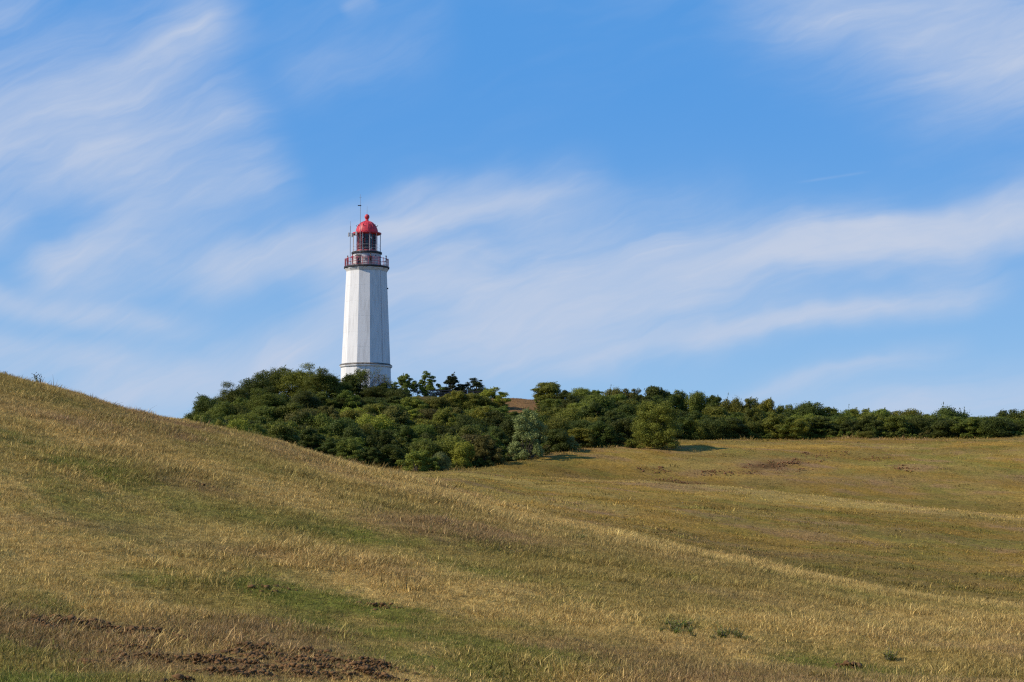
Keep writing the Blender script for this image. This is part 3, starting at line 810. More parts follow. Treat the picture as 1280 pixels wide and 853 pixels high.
def make_crown(seed, R=2.3, H=3.6, nclump=80, nleaf=24000, leaf=(.042, .085), bottom=0.06, top_bias=0.0, sparse=0.0, shoots=26, flat=0.0, mat='dark', plain=False, cs=(.26, .56)):
    r = np.random.default_rng(seed)
    cz0 = H * bottom
    # clump centres spread through an uneven dome
    cl = []
    for i in range(nclump):
        th = r.uniform(0, 2 * math.pi); u = r.uniform(0, 1)
        lob = 0.90 + 0.17 * math.sin(th * 2 + seed) + .12 * math.cos(th * 3 + seed * 1.7) + r.uniform(-.14, .14)
        hz = cz0 + (H - cz0) * (u ** (1.0 - .3 * top_bias)) * .88
        f = (hz - cz0) / (H - cz0)
        prof = math.sqrt(max(0.0, 1 - max(f - .2, 0) ** 2 / .60)) * (1 - (.55 if bottom > .2 else .12) * max(0, .25 - f) / .25)
        cr = r.uniform(*cs) * (R / 2.3)
        rr = max(R * lob * prof * (r.uniform(.12, 1.0) ** .42) - cr * .55, 0)
        zz = hz - cr * .1 + (r.uniform(-.13, .09) + .10 * math.sin(th * 2 + seed * .7)) * H * f
        cl.append((rr * math.cos(th), rr * math.sin(th), zz, cr, cr * r.uniform(.6, .9) * (1 - flat)))
    cl = np.array(cl)
    wts = cl[:, 3] ** 2; wts /= wts.sum()
    ids = r.choice(nclump, nleaf, p=wts)
    dirs = r.normal(size=(nleaf, 3)); dirs[:, 2] += .25; dirs /= np.linalg.norm(dirs, axis=1)[:, None]
    rad = r.uniform(.25, 1.0, nleaf) ** .45 * (1 + .18 * r.normal(size=nleaf))
    sc = np.stack([cl[ids, 3], cl[ids, 3], cl[ids, 4]], 1)
    pos = cl[ids, :3] + dirs * sc * rad[:, None]
    tone = np.clip(.45 + .16 * r.normal(size=nleaf) + .22 * (r.uniform(size=nclump)[ids] - .5), 0, 1)
    # leafy shoots standing out of the outline
    sp = []; st = []
    for k in range(shoots):
        c = cl[r.integers(nclump)]
        if c[2] < H * .45: continue
        d = np.array([r.normal() * .55, r.normal() * .55, r.uniform(.5, 1.1)]); d /= np.linalg.norm(d)
        L = r.uniform(.15, .65) * R / 2.3
        for q in np.linspace(.3, 1, 20):
            sp.append(c[:3] + d * (c[4] * .7 + L * q) + r.normal(size=3) * .055 * (1.2 - q)); st.append(np.clip(.6 + .15 * r.normal(), 0, 1))
    if sp:
        pos = np.vstack([pos, np.array(sp)]); tone = np.concatenate([tone, st]); dirs = np.vstack([dirs, r.normal(size=(len(sp), 3))])
    pos[:, 2] = np.maximum(pos[:, 2], .05)
    n = len(pos)
    nv = dirs * 1.0 + r.normal(size=(n, 3)) * .55 + np.array([0, 0, .2]); nv /= np.linalg.norm(nv, axis=1)[:, None]
    size = r.uniform(leaf[0], leaf[1], n)
    v = add_leaf_quads(pos, nv, size, r)
    f = np.arange(4 * n).reshape(-1, 4)
    me = mesh_from('crown', v, f, [M_LEAF[mat] if plain else M_LEAVES])
    at = me.attributes.new('tone', 'FLOAT', 'FACE'); at.data.foreach_set('value', tone.astype(np.float32))
    # stems reaching into the clumps
    mb = MB(); order = r.permutation(nclump)[:14]
    nst = 4 if bottom < .2 else 1
    bases = [(r.uniform(-.25, .25), r.uniform(-.25, .25)) for _ in range(nst)] if nst > 1 else [(0, 0)]
    if nst == 1:
        fork = (r.uniform(-.15, .15), r.uniform(-.15, .15), H * bottom * 1.1)
        mb.tube((0, 0, -.25), fork, .15 * R / 2.3, .11 * R / 2.3, 7)
    for q, ci in enumerate(order):
        c = cl[ci]; b = bases[q % nst]
        s0 = (b[0], b[1], -.25) if nst > 1 else fork
        m_ = (c[0] * .45 + s0[0] * .3, c[1] * .45 + s0[1] * .3, max(s0[2], 0) * .4 + c[2] * .55)
        mb.tube(s0, m_, .07, .045, 5); mb.tube(m_, (c[0], c[1], c[2]), .045, .015, 5)
    tm = mesh_from('trunk', mb.v, mb.f, [M_BARK])
    return me, tm, R, H, mat

def recolor(proto, mat):
    return proto[:4] + (mat,)

SHAPES = [make_crown(s, R=2.3 * a, H=3.5 * b, nclump=n if s % 2 else n // 2, cs=(.26, .56) if s % 2 else (.45, .95)) for (s, a, b, n) in
          ((11, 1.0, 1.0, 74), (12, 1.1, .9, 80), (13, .95, 1.1, 70), (14, 1.15, .85, 84), (15, 1.0, 1.05, 70), (16, .9, 1.0, 66))]
PROTO = {k: [recolor(s, k) for s in SHAPES] for k in ('dark', 'mid', 'olive', 'yellow', 'brown', 'silver')}
PROTO['dark'] = SHAPES
BIG = [make_crown(s, R=3.1, H=5.6, nclump=150, nleaf=42000, bottom=.06, cs=(.28, .75), top_bias=.4, shoots=40, mat='dark') for s in (21, 22, 23)]
BIGM = [recolor(b, 'mid') for b in BIG]
BIGO = [recolor(b, 'olive') for b in BIG]
TREE = [make_crown(s, R=2.0, H=4.0, nclump=70, nleaf=16000, bottom=.16, top_bias=.5, shoots=34, flat=.25, mat='pine') for s in (31, 32, 33, 34)]
TREEG = [recolor(t, 'mid') for t in TREE]

def place(proto, px, d, height, width_px=None, label='', group=None, name='shrub', cat='shrub', rz=None, sink=0.1):
    x, y, z = at_pixel(px, d)
    me, tm, R, H, mat = proto
    sz = height / H
    sx = sz if width_px is None else (width_px / 2 * d / F) / (R * 1.0)
    sx = min(max(sx, sz * .55), sz * 1.9)
    root = empty(name, (x, y, z - sink), random.uniform(0, 6.28) if rz is None else rz, (sx, sx, sz))
    tag(root, label, cat, group)
    cw = link('crown', me, root); cw.color = LEAFCOL[mat] + (1,)
    link('trunk', tm, root)
    return root

def place_top(proto, px, ytop, d, width_px, **k):
    """shrub at distance d whose top reaches the pixel row ytop"""
    x, y, z = at_pixel(px, d)
    a, t = ray(px, ytop)
    h = EYE + d * float(t) - z + 0.1
    return place(proto, px, d, max(h, 1.0) * 1.0, width_px, **k)

G_TOP = 'trees along the brow beside the lighthouse'
# wood on the left shoulder, up to the tower
big_left = [
    (258, 492, 262, 62, BIG[0], 'spreading dark tree at the outer edge of the wood, above the grass crest'),
    (292, 483, 272, 58, BIGM[1], 'dark green tree second from the outer edge of the wood'),
    (318, 470, 278, 56, BIG[2], 'dark tree on the rising shoulder of the wood'),
    (345, 457, 284, 60, BIGM[0], 'pointed dark tree at the highest point of the wood'),
    (376, 460, 282, 62, BIGO[1], 'rounded olive green tree on the crown of the wood'),
    (404, 464, 280, 62, BIGM[2], 'rounded green tree of the wood nearest the lighthouse wall'),
    (425, 476, 283, 36, BIG[1], 'low dark tree against the sunlit foot of the lighthouse'),
    (275, 505, 248, 56, BIGM[2], 'mid green bush below the edge trees of the wood'),
    (330, 490, 262, 66, BIGM[1], 'leafy green bush in the middle of the wood'),
    (380, 492, 262, 66, BIG[2], 'broad dark bush beneath the crown of the wood'),
    (420, 495, 268, 50, BIG[0], 'black shaded bush below the foot of the lighthouse'),
    (305, 515, 236, 58, BIGO[0], 'olive bush rising behind the grass crest'),
]
for (px, yt, d, wpx, pr, lab) in big_left:
    place_top(pr, px, yt, d, wpx, label=lab, group='trees of the wood on the shoulder', name='tree', cat='tree')

# row of small dark trees on the brow behind the fence
for (px, yt, d, wpx, pr, lab) in [
    (506, 468, 316, 34, TREEG[0], 'small green tree on the brow next to the lighthouse'),
    (534, 468, 317, 36, TREEG[1], 'bushy small tree on the brow behind the bicycles'),
    (563, 469, 318, 40, TREE[2], 'dark windswept tree on the brow behind the fence'),
    (594, 474, 318, 44, TREE[3], 'black flat-topped tree at the end of the brow fence')]:
    place_top(pr, px, yt, d, wpx, label=lab, group=G_TOP, name='tree', cat='tree')

# bare branched shrub in front of the tower
def bare_shrub():
    x, y, z = at_pixel(459, 287)
    root = empty('bare_shrub', (x, y, z - .1), 0, (1.1, 1.1, 1.22))
    tag(root, 'half-bare grey twiggy shrub in front of the lighthouse wall', 'shrub')
    r = random.Random(5); mb = MB(); tips = []
    def grow(p, dv, L, rad, lev):
        q = p + dv * L
        mb.tube(p, q, rad, rad * .65, 4)
        if lev == 0: tips.append(q); return
        for k in range(r.choice((2, 3, 3))):
            nd = (dv + Vector((r.gauss(0, .45), r.gauss(0, .45), r.gauss(.08, .25)))).normalized()
            grow(q, nd, L * r.uniform(.6, .85), rad * .62, lev - 1)
        if lev < 3: tips.append(q)
    for k in range(16):
        a = 2 * math.pi * k / 16
        grow(Vector((math.cos(a) * .5, math.sin(a) * .4, -.1)), Vector((math.cos(a) * .75, math.sin(a) * .5, 1)).normalized(), 1.25, .055, 4)
    mb.build('trunk', M_TWIG, root)
    rr = np.random.default_rng(8); T = np.array([tuple(t) for t in tips])
    T = T[(T[:, 0] < -.2) | (T[:, 2] < 1.9) | (rr.uniform(size=len(T)) < .15)]
    pos = np.repeat(T, 7, 0) + rr.normal(size=(len(T) * 7, 3)) * .15
    nv = rr.normal(size=pos.shape); nv /= np.linalg.norm(nv, axis=1)[:, None]
    v = add_leaf_quads(pos, nv, rr.uniform(.05, .10, len(pos)), rr)
    me = mesh_from('crown', v, np.arange(len(v)).reshape(-1, 4), [M_LEAF['mid']])
    at = me.attributes.new('tone', 'FLOAT', 'FACE'); at.data.foreach_set('value', rr.uniform(.1, .7, len(pos)).astype(np.float32))
    link('crown', me, root)
bare_shrub()

# skyline shrubs running right from the tower: pixel x, top, distance, width, colour
SKY_SHRUBS = [
    (438, 470, 286, 34, 'dark'), (466, 484, 284, 34, 'dark'), (484, 478, 286, 34, 'dark'), (500, 486, 280, 34, 'dark'), (614, 485, 276, 38, 'yellow'), (594, 491, 272, 40, 'olive'), (570, 490, 272, 40, 'yellow'),
    (545, 497, 270, 44, 'olive'), (520, 502, 268, 46, 'yellow'), (496, 503, 266, 40, 'mid'), (470, 500, 264, 44, 'dark'),
    (684, 477, 298, 42, 'olive'), (706, 489, 296, 30, 'dark'), (728, 486, 292, 30, 'olive'), (748, 487, 294, 32, 'mid'), (772, 484, 290, 34, 'olive'), (790, 486, 288, 30, 'brown'),
    (822, 482, 284, 44, 'dark'), (848, 490, 282, 34, 'mid'), (872, 491, 280, 36, 'mid'), (896, 493, 280, 36, 'dark'), (918, 496, 278, 34, 'olive'), (940, 498, 278, 34, 'olive'), (958, 498, 276, 28, 'yellow'),
    (984, 508, 278, 34, 'mid'), (1012, 504, 276, 40, 'dark'), (1036, 508, 278, 34, 'mid'), (1056, 510, 280, 32, 'mid'), (1076, 511, 276, 32, 'olive'), (1098, 511, 274, 32, 'mid'), (1118, 516, 276, 28, 'olive'),
    (1136, 513, 274, 32, 'olive'), (1162, 517, 274, 30, 'yellow'), (1192, 507, 268, 40, 'dark'), (1214, 522, 276, 26, 'brown'), (1240, 526, 276, 30, 'olive'), (1264, 514, 274, 40, 'dark'), (1292, 512, 274, 44, 'mid'), (1330, 515, 274, 44, 'olive'),
]
DESC = {'dark': 'dark green', 'mid': 'leafy green', 'olive': 'olive green', 'yellow': 'yellow-green', 'brown': 'brownish', 'silver': 'silvery grey-green'}
def sky_label(px, c):
    if px < 460: return DESC[c] + ' shrub crowding the sunlit side of the lighthouse foot'
    if px < 515: return DESC[c] + ' shrub at the shaded side of the lighthouse foot'
    if px < 625: return DESC[c] + ' shrub in front of the fence on the brow'
    if px < 700: return 'rounded ' + DESC[c] + ' shrub beside the bare grass patch on the skyline'
    if px < 965: return DESC[c] + ' shrub on the skyline between the brow and the dip in the hedge'
    return DESC[c] + ' shrub of the long hedge along the field edge'
for i, (px, yt, d, wpx, c) in enumerate(SKY_SHRUBS):
    place_top(PROTO[c][i % 6], px, yt, d, wpx * (1.3 if px < 965 else 1.6), label=sky_label(px, c), group=sky_label(px, c) + ' set')

# the thicket on the slope: rows from the foot up to the brow
def skyline_limit(px):
    return np.interp(px, [230, 260, 300, 345, 420, 460, 500, 560, 610, 628, 660, 690, 760, 830, 960, 975, 1190, 1280, 1400],
                     [528, 505, 492, 475, 485, 494, 494, 502, 498, 512, 514, 494, 492, 490, 504, 514, 520, 522, 522])
rs = random.Random(42)
count = 0
RANK = ['front', 'second', 'third', 'fourth', 'fifth', 'sixth', 'seventh', 'uppermost']
def thicket_label(px, h, c, ri):
    where = ('in the wood behind the grass crest' if px < 430 else 'on the slope below the lighthouse brow' if px < 640 else
             'on slope between silvery and lone bushes' if px < 800 else 'of the hedge along the field edge')
    size = 'low' if h < 2.4 else 'tall' if h > 3.3 else 'medium'
    return '%s %s shrub, %s rank %s' % (size, DESC[c], RANK[ri], where)
row_offsets = [2.0, 8.5, 16.0, 25.0, 35.0, 46.0, 58.0, 71.0]
for ri, off in enumerate(row_offsets):
    px = 232 + rs.uniform(0, 20)
    while px < 1320:
        a = float(ray(px, 570)[0]); d = float(thicket_front(np.array([a]))[0]) + off + rs.uniform(-2, 2)
        step = rs.uniform(22, 34)
        if px > 835 and ri > 2: px += step; continue
        if 615 < px < 672 and d > 262: px += step; continue
        if d > 284: px += step; continue
        if px < 420 and ri < 1: px += step; continue
        if (632 < px < 690 and ri < 2) or (495 < px < 565 and ri < 1): px += step; continue
        x, y, z = at_pixel(px, d)
        h = rs.uniform(2.3, 4.0) if px < 835 else rs.uniform(2.6, 4.2)
        if ri == 0: h *= .8
        lim = float(skyline_limit(px)); zt = EYE + d * float(ray(px, lim)[1])
        h = min(h, zt - z)
        if h > 1.1:
            g = float(fbm(np.array([x / 16.]), np.array([y / 16.]), 2, 3)[0]) + rs.uniform(-.2, .2)
            c = 'dark' if g < .36 else 'mid' if g < .52 else 'olive' if g < .66 else 'yellow' if g < .74 else 'brown'
            if 740 < px < 880 and ri < 4: c = 'dark'
            elif px > 835: c = rs.choice(['dark', 'mid', 'mid', 'dark', 'olive'])
            lab = thicket_label(px, h, c, ri)
            place(PROTO[c][rs.randrange(6)], px, d, h, rs.uniform(42, 66), label=lab, group=lab + ' group')
            count += 1
        px += step
print('thicket shrubs', count)

# single shrubs at the foot of the thicket that stand out
LONE = make_crown(61, R=3.2, H=6.1, nclump=150, nleaf=44000, bottom=.03, top_bias=.2, shoots=46, mat='yellow')
x, y, z, d_l = ground_hit(819, 567)
place_top(recolor(LONE, 'lone'), 819, 499, 224, 76, label='large lone olive green bush standing on the field in front of the thicket', name='lone_bush', cat='bush', rz=.6)
place(PROTO['olive'][2], 789, 223.5, 1.0, 20, label='low tuft of leaves at the foot of the lone bush', name='shrub')
PALE = make_crown(62, R=2.4, H=4.6, nclump=64, nleaf=20000, bottom=.03, shoots=46, mat='silver')
place_top(PALE, 659, 512, 210.5, 60, label='pale silvery bush with upright shoots at the foot of the slope', name='silvery_bush', cat='bush', rz=0)
place_top(PROTO['silver'][4], 708, 545, 219, 34, label='small pale straggly bush to the shaded side of the silvery bush')
YB = make_crown(63, R=2.2, H=2.4, nclump=36, nleaf=14000, bottom=.02, shoots=50, mat='yellow')
place_top(recolor(YB, 'olive'), 524, 563, 196, 56, label='yellowish straggly bush at the lowest corner of the thicket', name='yellow_bush', cat='bush')
place_top(PROTO['silver'][1], 550, 566, 197, 26, label='grey-leaved small bush next to the yellow straggly bush')
place_top(PROTO['yellow'][1], 1000, 524, 243, 30, label='pale yellow-green bush before the dark hedge on the field edge')
place_top(PROTO['olive'][3], 866, 524, 240, 36, label='olive bush directly behind the lone bush')
place_top(PROTO['olive'][3], 1082, 540, 243, 30, label='low olive bush sprawling on the field edge')

# ------------------------------------------------------------------ fence and bicycles on the brow
def build_fence():
    x0, y0, z0 = at_pixel(538, 300); 
    root = empty('fence', (x0, y0, z0)); tag(root, 'brown wooden rail fence on the brow beside the lighthouse', 'fence')
    xs = [538 + 11.5 * i for i in range(7)]
    pts = []
    for i, px in enumerate(xs):
        x, y, z = at_pixel(px, 300); pts.append(Vector((x - x0, y - y0, z - z0)))
    for i, p in enumerate(pts):
        pale = i in (4, 6) 
        o = MB().tube((0, 0, -.2), (.03, 0, 1.45 if pale else 1.25), .11 if pale else .075, .10 if pale else .07, 7).build('post', M_WOODPALE if pale else M_WOOD, root)
        o.location = p
        if pale: o['label'] = 'pale whitish post'
    for i in range(len(pts) - 1):
        for h in (.35, .72, 1.1):
            a = pts[i] + Vector((0, -.06, h)); b = pts[i + 1] + Vector((0, -.06, h))
            c = (a + b) / 2; L = (b - a).length
            o = MB().box((0, 0, 0), (L - .02, .05, .17)).build('rail', M_WOOD, root)
            o.location = c; o.rotation_euler = ((b - a).to_track_quat('X', 'Z')).to_euler()
build_fence()

def build_bicycle(px, d, rz, label, matf):
    x, y, z = at_pixel(px, d)
    root = empty('bicycle', (x, y, z), rz); tag(root, label, 'bicycle', 'bicycles parked on the brow')
    R = .34
    def ringpts(cx, r, n=20): return [(cx + r * math.cos(2 * math.pi * i / n), 0, .36 + r * math.sin(2 * math.pi * i / n)) for i in range(n)]
    for cx in (-.53, .55):
        wh = MB().path(ringpts(cx, R), .022, 5, True).build('wheel', M_RUBBER, root)
        sp = MB()
        for i in range(8):
            a = 2 * math.pi * i / 8; sp.tube((cx, 0, .36), (cx + R * math.cos(a), 0, .36 + R * math.sin(a)), .004, None, 3)
        sp.tube((cx, -.05, .36), (cx, .05, .36), .02); sp.build('spokes', M_GREY, wh)
    fr = MB()
    A, B, C, D2, H2 = (-.53, 0, .36), (-.12, 0, .33), (-.25, 0, .86), (.36, 0, .88), (.55, 0, .36)
    for p, q in ((A, B), (A, C), (B, C), (C, D2), (B, D2), (D2, H2)): fr.tube(p, q, .02, None, 6)
    fr.tube(D2, (.33, 0, 1.02), .018); fr.build('frame', matf, root)
    MB().tube((.33, -.28, 1.04), (.33, .28, 1.04), .016).tube((.33, -.28, 1.04), (.22, -.30, 1.02), .018).tube((.33, .28, 1.04), (.22, .30, 1.02), .018).build('handlebar', M_GREY, root)
    MB().tube((-.25, 0, .86), (-.27, 0, .96), .016).ball((-.29, 0, .99), .10, 8, 5, .4).build('saddle', M_RUBBER, root)
    MB().tube((-.12, -.09, .33), (-.12, .09, .33), .03).tube((-.12, -.09, .33), (.0, -.1, .24), .012).tube((-.12, .09, .33), (-.24, .1, .42), .012).build('pedals', M_GREY, root)
    MB().box((-.62, 0, .74), (.42, .14, .02)).tube((-.75, 0, .74), (-.53, .0, .38), .01).build('rack', M_GREY, root)
M_FR1 = simple_mat('white_frame', (.7, .7, .7), .4, .1, 5); M_FR2 = simple_mat('blue_frame', (.08, .12, .25), .4, .1, 5)
build_bicycle(523, 299.5, .25, 'parked bicycle with a dark blue frame on the brow', M_FR2)
build_bicycle(540, 299, -.3, 'parked bicycle with a white frame near the fence', M_FR1)

# ------------------------------------------------------------------ grass, stuff
def make_tuft(seed, nbl, hmin, hmax, spread, wid, seg=3, lean=.5, heads=0):
    r = np.random.default_rng(seed); V = []; Fq = []; T = []
    def blade(bx, by, h, w0, lx, ly, tone, stiff=1.6):
        ang = r.uniform(0, math.pi); ux, uy = math.cos(ang) * w0 / 2, math.sin(ang) * w0 / 2
        b = len(V)
        for s in range(seg + 1):
            t = s / seg; k = 1 - .85 * t
            px = bx + lx * t ** stiff; py = by + ly * t ** stiff; pz = h * (t - .18 * t * t * min(1, math.hypot(lx, ly) / h)) - .02
            V.append((px - ux * k, py - uy * k, pz)); V.append((px + ux * k, py + uy * k, pz))
        for s in range(seg):
            Fq.append((b + 2 * s, b + 2 * s + 1, b + 2 * s + 3, b + 2 * s + 2)); T.append(tone)
    for i in range(nbl):
        rr = spread * math.sqrt(r.uniform()); th = r.uniform(0, 6.283)
        h = r.uniform(hmin, hmax) * (1 - .35 * (rr / spread) ** 2)
        blade(rr * math.cos(th), rr * math.sin(th), h, wid * r.uniform(.7, 1.3), lean * h * (math.cos(th) * .5 + r.normal() * .6 + .25), lean * h * (math.sin(th) * .5 + r.normal() * .6), float(np.clip(r.normal(.5, .25), 0, 1)))
    for i in range(heads):
        rr = spread * math.sqrt(r.uniform()); th = r.uniform(0, 6.283); h = r.uniform(1.2, 1.9) * hmax
        bx, by = rr * math.cos(th), rr * math.sin(th); lx, ly = r.normal() * .18 * h + .1 * h, r.normal() * .18 * h
        blade(bx, by, h, wid * .6, lx, ly, .8)
        for q in range(5):
            t = .78 + .05 * q
            c = np.array([bx + lx * t ** 1.6, by + ly * t ** 1.6, h * t - .02]); b = len(V); s_ = wid * .7
            a = r.uniform(0, 6.28)
            V.extend([tuple(c + np.array([math.cos(a) * s_, math.sin(a) * s_, 0])), tuple(c + np.array([0, 0, s_ * 2])), tuple(c - np.array([math.cos(a) * s_, math.sin(a) * s_, 0])), tuple(c - np.array([0, 0, s_ * 2]))])
            Fq.append((b, b + 1, b + 2, b + 3)); T.append(.55)
    me = mesh_from('grass_tuft', V, np.array(Fq), [M_GRASS])
    at = me.attributes.new('tone', 'FLOAT', 'FACE'); at.data.foreach_set('value', np.array(T, np.float32))
    return bpy.data.objects.new('grass_tuft', me)

def scatter(name, pts, rot, scale, tint, pick, protos, label, cat):
    me = bpy.data.meshes.new(name); n = len(pts)
    me.vertices.add(n); me.vertices.foreach_set('co', pts.astype(np.float32).ravel())
    def attr(nm, typ, data, field):
        a = me.attributes.new(nm, typ, 'POINT'); a.data.foreach_set(field, data.ravel())
    attr('rot', 'FLOAT_VECTOR', rot.astype(np.float32), 'vector'); attr('siz', 'FLOAT_VECTOR', scale.astype(np.float32), 'vector')
    attr('tint', 'FLOAT_COLOR', np.hstack([tint, np.ones((n, 1))]).astype(np.float32), 'color'); attr('pick', 'INT', pick.astype(np.int32), 'value')
    o = link(name, me); tag(o, label, cat, kind='stuff')
    pc = bpy.data.collections.new(name + '_tufts')
    for i, p in enumerate(protos):
        p.name = '%s_%02d' % (p.name.split('.')[0], i); pc.objects.link(p)
    ng = bpy.data.node_groups.new(name, 'GeometryNodeTree')
    ng.interface.new_socket('Geometry', in_out='INPUT', socket_type='NodeSocketGeometry'); ng.interface.new_socket('Geometry', in_out='OUTPUT', socket_type='NodeSocketGeometry')
    gi = ng.nodes.new('NodeGroupInput'); go = ng.nodes.new('NodeGroupOutput')
    ip = ng.nodes.new('GeometryNodeInstanceOnPoints'); ci = ng.nodes.new('GeometryNodeCollectionInfo')
    ci.inputs['Collection'].default_value = pc; ci.inputs['Separate Children'].default_value = True; ci.inputs['Reset Children'].default_value = True
    def named(nm, typ):
        q = ng.nodes.new('GeometryNodeInputNamedAttribute'); q.data_type = typ; q.inputs['Name'].default_value = nm
        return [s for s in q.outputs if s.enabled and s.name == 'Attribute'][0]
    L = ng.links.new
    L(gi.outputs[0], ip.inputs['Points']); L(ci.outputs[0], ip.inputs['Instance']); ip.inputs['Pick Instance'].default_value = True
    L(named('pick', 'INT'), ip.inputs['Instance Index']); L(named('rot', 'FLOAT_VECTOR'), ip.inputs['Rotation']); L(named('siz', 'FLOAT_VECTOR'), ip.inputs['Scale'])
    L(ip.outputs[0], go.inputs[0])
    md = o.modifiers.new('tufts', 'NODES'); md.node_group = ng
    return o

def sample_field(n, dmin, dmax, amin, amax, power):
    """points with density falling off as distance ** -power"""
    u = rng.uniform(size=n); q = 2 - power
    d = (dmin ** q + u * (dmax ** q - dmin ** q)) ** (1 / q)
    a = rng.uniform(amin, amax, n)
    x = d * np.sin(a); y = d * np.cos(a); z = terrain_polar(a, d)
    return x, y, z, a, d

def grass_layer(name, n, dmin, dmax, power, protos, pick_fn, size_fn, label):
    x, y, z, a, d = sample_field(n, dmin, dmax, -0.30, 0.30, power)
    px, py = project(x, y, z)
    jx = x + rng.normal(size=n) * (.18 + d * .004); jy = y + rng.normal(size=n) * (.3 + d * .008)
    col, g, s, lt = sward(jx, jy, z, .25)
    keep = (px > -90) & (px < 1370) & (py < 930) & (rng.uniform(size=n) > np.clip(s * 1.3, 0, .95)) & (rng.uniform(size=n) > lt * .97)
    tl = fbm(x / 1.6, y / 1.6, 4, 201)
    x, y, z, a, d, col, g, tl = [q[keep] for q in (x, y, z, a, d, col, g, tl)]; n = len(x)
    clump = rng.uniform(size=n) < .03
    bri = (.58 + .80 * rng.uniform(size=n))[:, None]
    mixr = rng.uniform(size=n)[:, None]; lc = col.mean(1)[:, None] / STRAW.mean()
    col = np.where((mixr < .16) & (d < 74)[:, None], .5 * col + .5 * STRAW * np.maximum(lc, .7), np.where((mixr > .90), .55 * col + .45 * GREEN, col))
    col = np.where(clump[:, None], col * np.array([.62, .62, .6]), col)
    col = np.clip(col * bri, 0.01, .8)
    sc = size_fn(d, g, tl) * np.clip(np.exp(rng.normal(0, .26, n)), .5, 1.8)
    sc = np.where(clump, sc * 1.5, sc) * (1 + 1.3 * np.exp(-((d - thicket_front(a) + 1.0) / 2.2) ** 2))
    S = np.stack([sc, sc, sc * rng.uniform(.75, 1.3, n)], 1)
    R = np.stack([rng.normal(0, .08, n), rng.normal(0, .08, n), rng.uniform(0, 6.283, n)], 1)
    R[:, 2] = rng.normal(0, 1.4, n)
    print(name, n)
    return scatter(name, np.stack([x, y, z], 1), R, S, col, pick_fn(n, g, tl), protos, label, 'grass')

near = [make_tuft(100 + i, 24, .030, .075, .15, .0075, 2, .9) for i in range(4)] + [make_tuft(110 + i, 26, .035, .095, .13, .0075, 3, .8, heads=0) for i in range(3)] + [make_tuft(120 + i, 22, .025, .055, .15, .010, 2, .9) for i in range(2)]
def pick_near(n, g, tl):
    r = rng.uniform(size=n); p = rng.integers(0, 4, n)
    p = np.where(r < np.clip((tl - .50) * 1.6, .02, .3), rng.integers(4, 7, n), p)
    return np.where((g > .4) & (rng.uniform(size=n) < .75), rng.integers(7, 9, n), p)
grass_layer('meadow_grass', 210000, 16, 72, 1.0, near, pick_near, lambda d, g, tl: (.85 + .6 * sstep(.42, .7, tl)) * (1 - .2 * g) * (1 + .25 * sstep(30, 60, d)), 'short dry straw-coloured grass covering the nearer hill')
farp = [make_tuft(140 + i, 18, .04, .11, .45, .032, 2, .9) for i in range(4)] + [make_tuft(150 + i, 16, .08, .20, .36, .030, 2, .7) for i in range(2)]
def pick_far(n, g, tl):
    return np.where(rng.uniform(size=n) < np.clip((tl - .55) * 2, .01, .4), rng.integers(4, 6, n), rng.integers(0, 4, n))
grass_layer('field_grass', 95000, 78, 302, 1.0, farp, pick_far, lambda d, g, tl: .75 + .35 * sstep(.45, .7, tl) + .15 * sstep(150, 240, d), 'olive brown grass covering the farther field')

# leafy ground cover between the shrubs
def undergrowth():
    n = 1500
    a = rng.uniform(float(ray(225, 560)[0]), float(ray(1330, 560)[0]), n); td = thicket_front(a)
    d = td + .5 + rng.uniform(size=n) ** 1.2 * np.where(a < .08, 75, 22)
    x = d * np.sin(a); y = d * np.cos(a); z = terrain_polar(a, d); px, _ = project(x, y, z)
    keep = ~((px > 612) & (px < 668) & (d > 262)) & (d < 292)
    x, y, z, d = x[keep], y[keep], z[keep], d[keep]; n = len(x)
    protos = []
    for i, k in enumerate(('dark', 'mid', 'olive', 'dark', 'brown')):
        me = make_crown(300 + i, R=1.3, H=1.1, nclump=16, nleaf=2200, bottom=.02, shoots=10, mat=k, plain=True)[0]
        protos.append(bpy.data.objects.new('low_bramble', me))
    sc = rng.uniform(.6, 1.15, n); S = np.stack([sc, sc, sc * rng.uniform(.7, 1.1, n)], 1)
    R = np.stack([np.zeros(n), np.zeros(n), rng.uniform(0, 6.28, n)], 1)
    scatter('undergrowth', np.stack([x, y, z - .05], 1), R, S, np.ones((n, 3)) * .1, rng.integers(0, 5, n), protos, 'low tangled brambles filling the gaps between the shrubs', 'undergrowth')
undergrowth()

